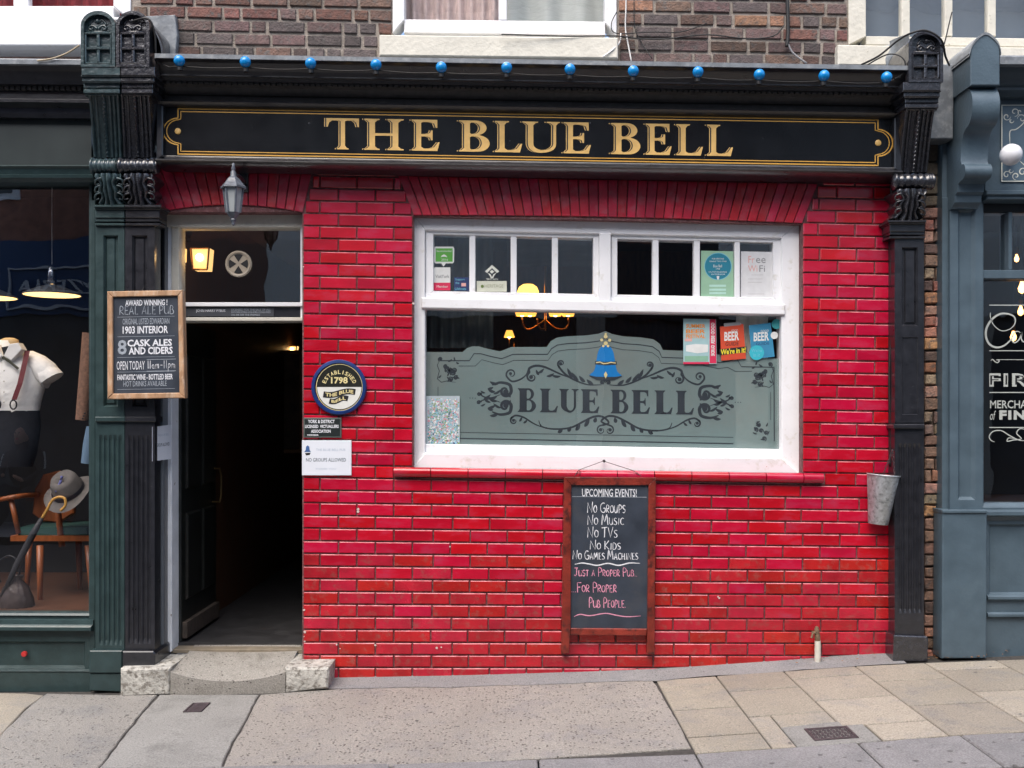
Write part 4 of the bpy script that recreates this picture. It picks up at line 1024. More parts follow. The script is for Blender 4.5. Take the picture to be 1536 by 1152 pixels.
def recess(mb, x0, y0, x1, y1, px0, py0, px1, py1, d, depth=.022, edge=3.0, inner=True):
    # flat plate with a sunk, moulded panel
    mb.rect(x0, y0, x1, py0, d, 0, 0); mb.rect(x0, py1, x1, y1, d, 0, 0)
    mb.rect(x0, py0, px0, py1, d, 0, 0); mb.rect(px1, py0, x1, py1, d, 0, 0)
    P = [(px0, py0), (px1, py0), (px1, py1), (px0, py1)]; e = edge
    Q = [(px0 + e, py0 + e), (px1 - e, py0 + e), (px1 - e, py1 - e), (px0 + e, py1 - e)]
    A = [W(x, y, d) for x, y in P]; B = [Vector((W(x, y, d).x, -(d - depth), W(x, y, d).z)) for x, y in Q]
    mb.add(A + B, [(i, i + 4, (i + 1) % 4 + 4, (i + 1) % 4)[::-1] for i in range(4)] + [(4, 5, 6, 7)[::-1]])
    if inner: mb.rect(px0 + e + 1.2, py0 + e + 1.2, px1 - e - 1.2, py1 - e - 1.2, d - depth + .009, d - depth - .01, .006)
    return mb
def flutes(mb, x0, x1, y0, y1, fx0, fx1, n, fy0, fy1, d, lean=0):
    mb.rect(x0, y0, x1, fy0, d, 0, 0); mb.rect(x0, fy1, x1, y1, d, 0, 0)
    w_ = (fx1 - fx0) / n; nu = n * 8
    def f(u, v):
        x = x0 + (x1 - x0) * u
        t = (x - fx0) / w_; dd = 0
        if 0 <= t <= n:
            q = (t % 1 - .5) / .36
            if abs(q) < 1: dd = .011 * math.sqrt(1 - q * q) * min(1, min(v, 1 - v) * 40)
        return x, fy0 + (fy1 - fy0) * v, d - dd
    nn = int((x1 - x0) * 2.2)
    mb.grid(nn, 40, f, d)
    a = W(x0, fy0, d); b = W(x0, fy1, d); c = W(x1, fy1, d); e = W(x1, fy0, d)
    for p, q in ((a, b), (c, e)): mb.add([p, q, (q.x, 0.0, q.z), (p.x, 0.0, p.z)], [(0, 1, 2, 3)])
    return mb
def pilaster(parent, m, x0, x1, ycap, capw, pan, ledge, fl_, base, d=.10, sides=None):
    p = MB(); p.rect(x0, ycap[1] - 1, x1, pan[1] - 10, d, 0, 0)
    recess(p, x0, pan[1] - 10, x1, ledge[0], pan[0], pan[1], pan[2], pan[3], d)
    flutes(p, x0, x1, ledge[1] - 2, base[0], fl_[0], fl_[1], fl_[2], fl_[3], fl_[4], d)
    o = p.build('pilaster', m, parent)
    c = MB(); h = ycap[1] - ycap[0]
    for t0, t1, dd, g in ((0, .12, .155, 2.5), (.12, .22, .14, 1), (.22, .62, .125, 0.3), (.62, .8, .115, 0), (.86, .98, .118, .6)):
        c.rect(capw[0] - g, ycap[0] + h * t0, capw[1] + g, ycap[0] + h * t1, dd, 0, .003)
    c.build('capital', m, o)
    MB().rect(x0 - 1, ledge[0], x1 + 1, ledge[1], d + .022, 0, .006).build('ledge_moulding', m, o)
    return o
left = thing('clothing_shop', (-3, 0, gz(-3)), 'dark green clothes shop front with a mannequin in the window', 'building')
rightb = thing('blue_shop', (3, 0, gz(3)), 'blue grey shop front with white lettering on its window', 'building')
console(pub, M_BLACKC, M_BLACKC, (174, 224, 16, 100), (181, 230), (181, 226), (186, 232), (178, 237), (186, 231), (143, 237, 262, 306))
console(left, M_GREENC, M_GREENC, (121, 172.5, 16, 100), (124, 180), (133, 180), (141, 185), (137, 178), (143, 184), (143, 237, 262, 306))
console(pub, M_BLACKC, M_BLACKC, (1363, 1415, 46, 123), (1357, 1409), (1356, 1402), (1346, 1390), (1338, 1400), (1343, 1387), (165, 259, 285, 328))
pilaster(pub, M_BLACK, 187.6, 232, (307, 339), (188, 239), (198, 353, 221, 610), (625, 633), (192, 227, 5, 652, 966), (976, 0))
pilaster(left, M_GREEN, 143, 186.6, (307, 339), (143, 186), (155, 353, 177, 610), (625, 633), (148, 184, 5, 652, 968), (978, 0))
MB().prism([(136, 300), (142.8, 300), (142.6, 1030), (133, 1030)], .065, 0, .003).build('pilaster_edge', M_GREEN, left)
pilaster(pub, M_BLACK, 1342, 1386, (330, 358), (1335, 1387), (1353, 371, 1377, 489), (636, 643), (1347, 1383, 5, 665, 920), (955, 0))
pp = MB(); recess(pp, 1342.3, 500, 1385.7, 634, 1353, 506, 1377, 622, .106); pp.build('lower_panel', M_BLACK, pub)
MB().prism([(183.5, 977), (230, 977), (232.5, 981), (232.5, 1003), (183.5, 1003)], .135, -.2, .006).build('plinth', M_BLACK, pub)
MB().prism([(1341, 953), (1391, 955), (1393, 961), (1392, 993), (1340, 993)], .13, 0, .006).build('plinth', M_BLACKC, pub)
MB().prism([(134, 976), (183, 976), (183, 1010), (133, 1010)], .125, 0, .006).build('plinth', M_GREEN, left)
MB().prism([(134, 1010.5), (182, 1010.5), (181, 1038), (134, 1036)], .115, 0, .004).build('plinth', M_GREEN, left)
# lead flashings behind the consoles
MB().prism([(218, 24), (262, 22), (266, 52), (263, 82), (228, 82)], .03, -.05, .004).build('lead_apron', M_LEAD, pub)
MB().grid(10, 14, lambda u, v: (216 + 26 * math.sin(v * 1.5) ** .8 * 1 + u * 4, 26 + 54 * v, .36 - .30 * u), None).build('lead_dressing', M_LEAD, pub, smooth=180)
MB().grid(12, 14, lambda u, v: (1334 + 30 * u - 8 * (1 - u) * v + 3 * math.sin(v * 5) * (1 - u), 62 + 36 * v - 10 * math.sin(u * 1.5) * (1 - v), .03 + .33 * u ** 1.3 + .02 * math.sin(v * 3 + u * 4))).build('lead_dressing', M_LEAD, pub, smooth=180)
MB().prism([(1326, 68), (1366, 60), (1366, 96), (1330, 97)], .04, .0, .006).build('lead_apron', M_LEAD, pub)
MB().prism([(1404, 96), (1432, 96), (1430, 208), (1394, 208), (1398, 160)], .16, .03, .006).build('lead_apron', M_LEAD, pub)
# narrow strip of old bare brick between pub and blue shop
strip = MB().prism([(1380, 190), (1425, 190), (1425, 1000), (1380, 1000)], -.04, -.2, 0).build('brick_strip', mat('mortar_brown', (.16, .12, .095), .95, .3, 20, .8, 80), pub)
MS = [bk('strip_red', (.34, .15, .11)), bk('strip_brown', (.24, .15, .11)), bk('strip_pink', (.38, .21, .17)), bk('strip_orange', (.45, .22, .12)), bk('strip_dark', (.15, .10, .085)), bk('strip_buff', (.38, .29, .20))]
y = 212.0; k = 0
ST_ = bk('rubble_stone', (.17, .14, .10))
while y < 985:
    h = rg.uniform(16.5, 19.5) if y > 290 else rg.uniform(20, 34)
    if y < 300: cuts = [1387, 1415]
    else: cuts = [[1387, 1416], [1387, rg.uniform(1400, 1406), 1416], [1387, rg.uniform(1398, 1409), 1416], [1387, 1416]][k % 4]
    for a, b in zip(cuts, cuts[1:]):
        j = lambda q=1.1: rg.uniform(-q, q)
        mm = ST_ if y < 300 else (rg.choice([MS[1], MS[1], MS[4], MS[0]]) if y > 800 else rg.choice(MS))
        MB().prism([(a + 1 + j(), y + 1.4 + j()), (b - 1 + j(.5), y + 1.4 + j()), (b - 1 + j(.5), y + h - 1 + j()), (a + 1 + j(), y + h - 1 + j())], -.014 + rg.uniform(-.008, .008), -.06, .006).build('brick', mm, strip)
    y += h; k += 1
MB().prism([(1326, 330), (1340, 330), (1342, 660), (1339, 1004), (1330, 1004), (1333, 660)][:0] + [(1335.5, 262), (1343, 262), (1343.5, 1000), (1336, 1000)], .012, -.02, .003).build('corner_batten', M_BLACKC, pub)

# ================================================================== LEFT SHOP
FS = 0.012
MB().mould(-170, 130, 84, [(0, .0), (0, .33), (3, .35), (10, .35), (12, .0)], .01).build('lead_flashing', M_LEAD, left)
MB().mould(-170, 132, 95, [(0, 0), (0, .33), (7, .30), (18, .27), (23, .26), (23, .2), (40, .2), (43, .22), (47, .22), (52, .17), (60, .165), (66, .155), (66, 0)], .01).build('cornice', M_BLACK, left)
for i in range(30):
    x = -128 + i * 8.4; MB().rect(x, 121 + .01 * (x - 0), x + 6.2, 134 + .01 * (x - 0), .228, .19, .0012, .01).build('dentil', M_LIFTED, left)
MB().rect(-170, 155, 137, 248, .11, 0, 0).build('fascia_board', mat('green_flat_fascia', (.017, .028, .028), .4, .15, 5), left)
MB().mould(-170, 139, 246, [(0, .0), (0, .13), (2, .15), (3, .155), (6, .14), (14, .13), (16, .15), (20, .145), (24, .10), (24, 0)], 0.0).build('frame_moulding', M_GREEN, left)
MB().rect(-170, 268, 137, 275, .06, -.05, .003).build('window_frame', M_GREEN, left)
MB().prism([(133.5, 268), (138, 268), (136, 926), (133, 926)], .05, -.05, .002).build('window_frame', M_GREEN, left)
MB().sheet([(-170, 270), (136, 270), (136, 926), (-170, 926)], .0).build('shop_pane', M_GLASS, left)
MB().mould(-170, 136, 922, [(0, -.03), (0, .05), (3, .06), (5, .05), (8, .05), (9, .075), (15, .08), (18, .11), (23, .11), (26, .06), (26, 0)], .004).build('window_sill', M_GREEN, left)
p = MB(); recess(p, -170, 946, 142, 1042, -150, 962, 128, 1003, .06, .02, 4, False); p.build('stall_riser', M_GREEN, left)
MB().mould(-170, 135, 1004, [(0, .05), (0, .075), (3, .08), (5, .075), (34, .072), (34, 0)], .001).build('plinth', M_GREEN, left)
MB().lathe(W(36, 981, .064), [(.017, -.01), (.016, .004), (.0001, .006)], 12, 'y').build('red_plug', flat('red_plug', (.5, .03, .03), .4), left)
upl = sash(left, M_WHITE, -170, 196, 9, 26, 19, [(20, 42)], (-170, 124, 27, 68, .06), .0)
MB().prism([(124, 26), (196, 26), (196, 30), (124, 30)], .02, -.1, .003).build('upper_trim', M_WHITE, left)
MB().prism([(-400, -560), (200, -560), (200, 104), (-400, 104)], -.34, -.4, 0).build('upper_wall', M_UB[0], left)
curtain(-60, 190, -200, 25, -.22, M_CURTR, 'dark red curtain in the upper left window', 12)
# interior of the display
xa, xb = W(-260, 0, 0).x, W(137, 0, 0).x + .02
zf = ZC + (HZ - 918) / PPM
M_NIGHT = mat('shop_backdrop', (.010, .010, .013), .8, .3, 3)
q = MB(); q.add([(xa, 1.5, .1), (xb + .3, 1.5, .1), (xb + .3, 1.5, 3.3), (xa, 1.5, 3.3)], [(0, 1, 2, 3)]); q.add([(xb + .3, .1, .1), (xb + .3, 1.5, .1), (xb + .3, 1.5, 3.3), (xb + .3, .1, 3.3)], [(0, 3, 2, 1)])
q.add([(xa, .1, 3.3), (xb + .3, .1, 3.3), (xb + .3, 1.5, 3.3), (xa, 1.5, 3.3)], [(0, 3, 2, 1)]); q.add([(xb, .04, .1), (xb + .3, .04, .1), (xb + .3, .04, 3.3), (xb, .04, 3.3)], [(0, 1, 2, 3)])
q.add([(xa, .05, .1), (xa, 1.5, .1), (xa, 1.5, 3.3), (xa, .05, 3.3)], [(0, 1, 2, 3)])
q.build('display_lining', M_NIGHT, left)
M_WOODF = mat('display_wood', (.10, .042, .022), .5, .3, 6, stretch=(2, 8, 2))
MB().box((xa, .035, zf - .04), (xb + .29, 1.5, zf)).build('display_floor', M_WOODF, left)
M_SHIRT = mat('white_shirt', (.88, .87, .84), .8, .05, 10, 1.0, 14)
M_BRACE = flat('maroon_brace', (.13, .015, .02), .7)
mn = thing('mannequin', W(8, 700, -.45), 'headless mannequin in white short sleeved shirt with maroon braces', 'mannequin')
DM = -.45; KM = (DC - DM) / DC
def torso(py, hw, dep, cx=8):
    return py, hw, dep, cx
rows = [(511, 14, .05), (518, 16, .06), (524, 24, .07), (530, 40, .08), (540, 55, .10), (556, 60, .12), (580, 59, .13), (600, 53, .125), (620, 49, .12)]
mb = MB(); n = 28; vs = []
for py, hw, dp in rows:
    for k in range(n):
        a = 2 * math.pi * k / n; c = W(8 + hw * math.cos(a), py, DM); wr = 1 + .03 * math.sin(k * 3.3 + py * .2)
        vs.append((c.x, -DM - dp * math.sin(a) * wr, c.z))
mb.add(vs, [(i * n + k, (i + 1) * n + k, (i + 1) * n + (k + 1) % n, i * n + (k + 1) % n) for i in range(len(rows) - 1) for k in range(n)] + [tuple(range(n))])
mb.build('shirt', M_SHIRT, mn, smooth=180)
MB().tube([W(42, 540, DM), W(58, 548, DM + .01), W(69, 558, DM + .02), W(76, 567, DM + .02)], .06, 14, rs=[.066, .072, .078, .072]).build('sleeve', M_SHIRT, mn, smooth=60)
MB().tube([W(-34, 541, DM), W(-48, 553, DM + .01), W(-58, 567, DM + .02)], .06, 14, rs=[.072, .075, .082]).build('sleeve', M_SHIRT, mn, smooth=60)
MB().lathe(W(14, 514, DM), [(.058, -.03), (.060, 0), (.058, .018), (.03, .03), (.0001, .033)], 20, 'z', sy=.7).build('neck_cap', flat('cream_neck', (.70, .50, .25), .6), mn, smooth=60)
for sg in (1, -1):
    B_ = [(8 + sg * p, y, d) for p, y, d in ((33, 526, DM + .085), (29, 545, DM + .115), (22, 575, DM + .142), (13, 600, DM + .142))]
    mb = MB(); vs = []
    for x, y, d in B_: vs += [W(x - 4, y, d), W(x + 4, y, d)]
    mb.add(vs, [(2 * i, 2 * i + 2, 2 * i + 3, 2 * i + 1) for i in range(3)]).build('brace', M_BRACE, mn)
    MB().tube([W(8 + sg * (12 + 5 * math.cos(a)), 607 + 7 * math.sin(a), DM + .145) for a in [i * .6283 for i in range(11)]], .005, 6).build('brace_loop', M_INK, mn)
MB().sheet([(2, 521), (13, 519), (6, 534)], DM + .112).build('open_collar', M_INK, mn)
MB().prism([(5, 534), (14, 516), (27, 514), (33, 524), (17, 541)], DM + .125, DM + .06, .004).build('collar', M_SHIRT, mn)
MB().prism([(4, 534), (-6, 516), (-16, 518), (-18, 526), (-6, 541)], DM + .125, DM + .06, .004).build('collar', M_SHIRT, mn)
for q_ in (556, 572, 588, 603): MB().ball(W(6, q_, DM + .137), .005, 6).build('button', M_CREAM, mn)
MB().tube([W(66, 565, DM + .02), W(78, 569, DM + .02)][:1] + [W(74, 563, DM + .02), W(78, 569, DM + .02)], .075, 14, rs=[.079, .081, .079]).build('cuff', M_SHIRT, mn, smooth=60)
MB().tube([W(4, 536, DM + .13), W(14, 542, DM + .13), W(27, 553, DM + .13)], .009, 6).build('bow_tie', flat('dark_tie', (.05, .05, .03), .8), mn)
mb = MB(); vs = []
for py, hw, dp in [(616, 50, .122), (640, 52, .128), (680, 46, .12), (700, 40, .10)]:
    for k in range(n):
        a = 2 * math.pi * k / n; c = W(8 + hw * math.cos(a), py, DM); vs.append((c.x, -DM - dp * math.sin(a), c.z))
mb.add(vs, [(i * n + k, (i + 1) * n + k, (i + 1) * n + (k + 1) % n, i * n + (k + 1) % n) for i in range(3) for k in range(n)]).build('trousers', flat('navy_cloth', (.004, .005, .010), .9), mn, smooth=180)
# jacket hung at the right
jk = thing('hanging_jacket', W(128, 600, -.35), 'brown tweed sleeve and blue cloth hanging at the right of the shop window', 'jacket')
MB().tube([W(136, 500, -.35), W(130, 560, -.35), W(123, 630, -.35)], .04, 10, rs=[.05, .045, .04]).build('sleeve', mat('tweed', (.22, .12, .08), .9, .3, 60, .4, 120), jk, smooth=60)
for i in range(3): MB().ball(W(124 + i * 1.6, 628 - i * 4, -.30), .006, 6).build('button', M_INK, jk)
MB().tube([W(137, 640, -.35), W(134, 668, -.35), W(130, 695, -.35)], .03, 10, rs=[.03, .04, .035]).build('blue_cloth', flat('denim', (.12, .2, .3), .9), jk, smooth=60)
# chair, hat, umbrella, bag
M_CH = mat('chair_wood', (.26, .075, .022), .35, .25, 8, stretch=(4, 4, 1))
DCh = -.40
ch = thing('chair', W(75, 915, DCh), 'varnished orange wood armchair with green seat behind the shop glass', 'chair')
MB().bprism([(W(x, y, DCh - .28).x, W(x, y, DCh - .28).z) for x, y in ((50, 770), (54, 733), (66, 712), (88, 706), (108, 712), (112, 770), (90, 784), (66, 782))], lambda u, v_, d: (u, -d, v_), DCh - .26, DCh - .30, .01).build('backrest', M_CH, ch)
s = MB(); P = [W(18, 803, DCh), W(140, 803, DCh)]
s.box((P[0].x, -DCh - .02, P[0].z - .035), (P[1].x, -DCh + .42, P[0].z)); s.build('seat_frame', M_CH, ch)
s = MB(); s.box((P[0].x + .04, -DCh + .0, P[0].z + .001), (P[1].x - .04, -DCh + .38, P[0].z + .05)); s.build('seat_cushion', flat('green_cushion', (.012, .055, .045), .8), ch)
MB().tube(cr([W(1, 749, DCh + .02), W(30, 744, DCh), W(56, 742, DCh - .25)], 4), .016, 8).build('armrest', M_CH, ch, smooth=180)
MB().tube([W(16, 746, DCh), W(28, 800, DCh)], .017, 8).build('arm_post', M_CH, ch, smooth=180)
MB().tube([W(84, 740, DCh), W(93, 820, DCh)], .02, 8).build('arm_post', M_CH, ch, smooth=180)
for a, b, d in (((60, 818), (60, 915), DCh), ((132, 818), (140, 915), DCh), ((44, 812), (40, 890), DCh - .38), ((118, 812), (120, 890), DCh - .38)):
    MB().tube([W(*a, d), W(*b, d)], .018, 8, rs=[.022, .015]).build('leg', M_CH, ch, smooth=180)
ht = thing('hat', W(103, 742, -.30), 'grey felt fedora hat with blue feather resting on the chair arm', 'hat')
M_FELT = mat('grey_felt', (.12, .11, .105), .95, .15, 30, .3, 100)
c = W(104, 738, -.30); mb = MB(); vs = []; n = 28
prof = [(.0001, .118, .035), (.04, .125, .03), (.07, .120, .0), (.088, .09, 0), (.098, .03, 0), (.103, .004, 0), (.15, -.012, 0), (.165, -.002, 0)]
for r, z, pinch in prof:
    for k in range(n):
        a = 2 * math.pi * k / n; zz = z - pinch * abs(math.sin(a)) ; zz += .02 * (r / .165) ** 3 * math.cos(2 * a) * (r > .12)
        v_ = Vector((r * math.cos(a) * .92, r * math.sin(a) * 1.1, zz)); v_ = Matrix.Rotation(R(-12), 3, 'Y') @ (Matrix.Rotation(R(34), 3, 'X') @ v_); vs.append(c + v_)
mb.add(vs, [(i * n + k, i * n + (k + 1) % n, (i + 1) * n + (k + 1) % n, (i + 1) * n + k) for i in range(len(prof) - 1) for k in range(n)]).build('felt_body', M_FELT, ht, smooth=180)
bd = MB(); vs = []
for r, z in ((.1045, .034), (.1055, .006)):
    for k in range(n):
        a = 2 * math.pi * k / n; vs.append(c + Matrix.Rotation(R(-12), 3, 'Y') @ (Matrix.Rotation(R(34), 3, 'X') @ Vector((r * math.cos(a) * .92, r * math.sin(a) * 1.1, z))))
bd.add(vs, [(k, n + k, n + (k + 1) % n, (k + 1) % n) for k in range(n)]).build('hat_band', flat('dark_ribbon', (.02, .02, .03), .6), ht, smooth=180)
MB().tube(cr([W(84, 738, -.18), W(90, 725, -.18), W(93, 714, -.19)], 3), .008, 6, rs=None).build('feather', flat('blue_feather', (.12, .13, .35), .7), ht, smooth=180)
um = thing('umbrella', W(12, 900, -.25), 'black rolled umbrella with curved cane handle leaning in the shop window', 'umbrella')
DU = -.12
MB().tube(cr([W(91, 766, DU), W(98, 758, DU), W(97, 748, DU), W(88, 745.5, DU), (W(78, 751, DU)), W(71, 764, DU), W(63, 777, DU)], 5), .0085, 8).build('handle', flat('yellow_cane', (.55, .30, .07), .4), um, smooth=180)
MB().tube([W(63, 777, DU), W(50, 800, DU), W(25, 848, DU), W(2, 895, DU)], .02, 10, rs=[.012, .021, .019, .008]).build('canopy', flat('black_nylon', (.03, .03, .035), .6), um, smooth=180)
bg_ = thing('leather_bag', W(24, 914, -.1), 'dark leather drawstring bag on the wooden floor of the shop window', 'bag')
mb = MB(); prof = [(.09, 0), (.105, .02), (.098, .07), (.07, .14), (.03, .185), (.045, .21)]; c = W(24, 914, -.16)
n = 32; vs = []
for r, z in prof:
    for k in range(n):
        a = 2 * math.pi * k / n; rr = r * (1 + .08 * math.sin(k * 1.96 * 2)); vs.append((c.x + rr * math.cos(a), c.y + rr * .7 * math.sin(a), c.z + z))
mb.add(vs, [(i * n + k, i * n + (k + 1) % n, (i + 1) * n + (k + 1) % n, (i + 1) * n + k) for i in range(5) for k in range(n)]).build('pouch', mat('brown_leather', (.045, .03, .028), .45, .3, 20, .4, 40), bg_, smooth=180)
MB().tube(cr([(c.x - .08, c.y - .03, c.z + .17), (c.x - .12, c.y, c.z + .27), (c.x - .04, c.y, c.z + .33), (c.x + .03, c.y, c.z + .27), (c.x + .01, c.y, c.z + .2)], 5), .006, 6).build('strap', M_INK, bg_, smooth=180)
# pendant lamps with glowing flat shades
def pendant(px, py, d, rx, label):
    k = (DC - d) / DC / PPM; c = W(px, py, d); t = thing('pendant_lamp', c, label, 'lamp', None)
    r = rx * k
    MB().lathe(c, [(r, 0), (r * .98, .012), (r * .5, .05), (.02, .07), (.02, .03)], 32, cap=False).build('shade', flat('grey_shade', (.1, .1, .1), .4), t, smooth=60)
    MB().lathe((c.x, c.y, c.z + .001), [(r * .97, 0), (.0001, .004)], 32, cap=False).build('glow_disc', flat('lamp_disc', (.9, .6, .25), .5, emis=((1, .62, .22), 1.5)), t)
    MB().lathe((c.x, c.y, c.z + .07), [(.018, 0), (.03, .01), (.03, .08), (.02, .11), (.008, .13)], 14).build('lamp_holder', flat('chrome', (.6, .6, .62), .2, metal=1), t, smooth=50)
    MB().tube([(c.x, c.y, c.z + .2), (c.x, c.y, 3.25)], .003, 6).build('cord', M_CABLEW, t)
pendant(78, 443, -.5, 41, 'flat round pendant lamp glowing beside the reflected sign, cord in full view')
pendant(-18, 447, -.5, 41, 'flat round pendant lamp cut off by the left edge of the photo')

# ================================================================== BLUE SHOP
MB().prism([(1413.5, 296), (1425, 296), (1425, 770), (1413.5, 770)], .06, -.1, .003).build('pilaster_edge', M_BLUE, rightb)
p = MB(); recess(p, 1425, 300, 1474, 769, 1437, 313, 1463, 750, .09, .02, 4.5, False); p.build('pilaster', M_BLUE, rightb)
MB().prism([(1414, 768), (1481, 768), (1480, 988), (1413, 988)], .125, .0, .006).build('pedestal', M_BLUE, rightb)
MB().prism([(1413, 765), (1482, 765), (1480, 770), (1414, 770)], .135, .0, .004).build('pedestal_moulding', M_BLUE, rightb)
# scrolled bracket: profile in depth, extruded across
def side_extrude(prof, xl, xr, dref, name, m, parent, smooth=35):
    # prof: [(py, d)] outline from top front going down; closed against the wall at d=0
    mb = MB(); A = []; 
    for X_ in (xl, xr):
        for py, d in prof: q = W(0, py, dref); A.append((W(X_, 0, dref).x, -d, q.z))
    n = len(prof); fs = [(i, i + 1, n + i + 1, n + i) for i in range(n - 1)] + [tuple(range(n))[::-1], tuple(range(n, 2 * n)), (n - 1, 0, n, 2 * n - 1)]
    return mb.add(A, fs).build(name, m, parent, smooth=smooth)
bigc = [(128, 0), (128, .37)] + [(158 - 30 * math.cos(R(a)), .30 + .085 * math.sin(R(a))) for a in range(20, 181, 16)] + [(194, .27), (210, .245), (232, .235), (240, .25)] + [(251 - 12 * math.cos(R(a)), .25 + .045 * math.sin(R(a))) for a in range(20, 200, 18)] + [(264, .225), (266, .2), (278, .19), (281, .165), (292, .155), (296, .13), (300, .12), (300, 0)]
pr1 = [p for p in bigc]
side_extrude(pr1, 1456, 1497, .36, 'bracket', M_BLUE, rightb)
MB().prism([(1456, 128), (1500, 128), (1500, 76)] + cr([(1500, 76), (1496, 62), (1479, 50), (1462, 62), (1456, 76)], 5)[1:], .385, .0, .005).build('bracket_cap', M_BLUE, rightb)
cp = MB(); a_ = cr([(1454, 80), (1461, 62), (1479, 48), (1497, 62), (1502, 78)], 6)
vs = []
for x, y in a_: q = W(x, y, .39); vs += [q, (q.x, 0.02, q.z)]
vs2 = []
for x, y in a_: q = W(x, y + 4, .39); vs2 += [q, (q.x, 0.02, q.z)]
n = len(a_); cp.add(vs + vs2, [(2 * i, 2 * i + 2, 2 * i + 3, 2 * i + 1) for i in range(n - 1)] + [(2 * n + 2 * i, 2 * n + 2 * i + 1, 2 * n + 2 * i + 3, 2 * n + 2 * i + 2) for i in range(n - 1)] + [(2 * i, 2 * n + 2 * i, 2 * n + 2 * i + 2, 2 * i + 2) for i in range(n - 1)])
cp.build('lead_cap', M_LEAD, rightb, smooth=60)
MB().prism([(1420, 150), (1456, 150), (1452, 200), (1440, 300), (1413, 300), (1414, 200)], .05, -.1, .004).build('bracket_backboard', M_BLUE, rightb)
MB().mould(1500, 1720, 82, [(0, 0), (0, .36), (3, .37), (14, .37), (14, 0)], .004).build('lead_flashing', M_LEAD, rightb)
MB().mould(1498, 1720, 96, [(0, 0), (0, .33), (10, .30), (18, .27), (24, .25), (26, .23), (30, .23), (33, .20), (36, .17), (36, 0)], .004).build('cornice', mat('dark_blue_shadow_paint', (.055, .08, .10), .4), rightb)
MB().rect(1478, 130, 1720, 300, .12, -.05, 0).build('fascia_board', M_BLUE, rightb)
for q in ((1480, 285, 1720, 292, .16), (1480, 292, 1720, 299, .14)): MB().rect(*q[:4], q[4], .0, .005).build('frame_moulding', M_BLUE, rightb)
fs_ = thing('ornamental_sign', W(1520, 230, .13), 'blue fascia panel with cream border and scrollwork beside a white globe', 'sign')
MB().rect(1503, 159, 1720, 300 - 27, .128, .118, .001).build('panel', flat('slate_blue', (.085, .135, .18), .4), fs_)
M_CRL = flat('cream_line', (.66, .68, .60), .5)
b = MB(); b.sheet([(1502, 157), (1720, 157), (1720, 158.6), (1502, 158.6)], .129); b.sheet([(1502, 158.6), (1503.6, 158.6), (1503.6, 271), (1502, 271)], .129); b.sheet([(1502, 271), (1720, 271), (1720, 272.6), (1502, 272.6)], .129)
b.build('border_line', M_CRL, fs_)
o = MB(); kk = 0
for (cx_, cy_, r, a0, tr) in ((1510, 175, 6, 0, 420), (1522, 168, 7, 90, -400), (1533, 178, 7, 180, 400), (1510, 262, 6, 0, -420), (1524, 264, 6, 90, 400), (1534, 258, 7, 0, -400), (1517, 181, 4, 0, 300), (1530, 168, 4, 90, 300), (1516, 256, 4, 0, 300)):
    pts = [(cx_ + r * (1 - .8 * t) * math.cos(R(a0 + tr * t)), cy_ + r * (1 - .8 * t) * math.sin(R(a0 + tr * t))) for t in [i / 18 for i in range(19)]]
    o.ribbon(pts, lambda q: .5 + 1.2 * math.sin(3.14 * q), .1292 + kk * .0001); kk += 1
for pts in ([(1515, 216), (1515, 197), (1524, 194), (1534, 186), (1540, 176)], [(1528, 240), (1536, 247), (1544, 256)]): o.ribbon(cr(pts, 5) if len(pts) > 3 else pts, 1.4, .1303)
o.build('scrollwork', M_CRL, fs_)
gb = thing('globe_lamp', W(1517, 232, .30), 'white glass globe lamp in front of the blue scrollwork panel', 'lamp')
MB().ball(W(1516.5, 232, .30), .061, 14).build('globe', flat('opal_glass', (.72, .73, .76), .15), gb, smooth=180)
MB().tube([W(1517, 232, .24), W(1517, 236, .12)], .018, 10).build('lamp_arm', M_BLUE, gb)
# shop window
MB().rect(1474, 300, 1720, 318, .02, -.1, 0).build('window_head', flat('near_black', (.02, .022, .026), .5), rightb)
MB().rect(1474, 405, 1720, 418, .06, -.06, .004).build('glazing_bar', M_BLUE, rightb)
for x in (1513, 1563, 1613): MB().rect(x, 318, x + 5.5, 405, .05, -.06, .003).build('glazing_bar', M_BLUE, rightb)
MB().rect(1470, 300, 1475.5, 762, .07, -.06, .002).build('window_frame', M_BLUE, rightb)
MB().sheet([(1474, 316), (1720, 316), (1720, 762), (1474, 762)], .0).build('shop_pane', M_GLASS, rightb)
MB().mould(1474, 1720, 756, [(0, -.05), (0, .05), (3, .07), (6, .08), (9, .08), (9, .10), (12, .105), (17, .105), (20, .07), (26, .06), (26, 0)], .0).build('window_sill', M_BLUE, rightb)
p = MB(); recess(p, 1478, 776, 1720, 990, 1483, 786, 1700, 893, .06, .02, 4, False); p.build('stall_riser', M_BLUE, rightb)
for y in (893, 919): MB().mould(1482, 1720, y, [(0, .05), (0, .075), (2.5, .085), (6, .085), (9, .06)], .001).build('rail_moulding', M_BLUE, rightb)
upr = sash(rightb, M_CREAM, 1273, 1700, 54, 26, 13, [(1353, 1365), (1418, 1429), (1483, 1494), (1548, 1558), (1612, 1622)], (1257, 1700, 67, 97, .05), .014, gl=M_GLASSUP)
MB().prism([(1270, -560), (2100, -560), (2100, 110), (1270, 110)], -.36, -.4, 0).build('upper_wall', M_UB[1], rightb)
curtain(1290, 1700, -200, 70, -.24, flat('dull_blue_blind', (.16, .20, .25), .9), 'dull blue blind behind the panes of the upper right window', 2)
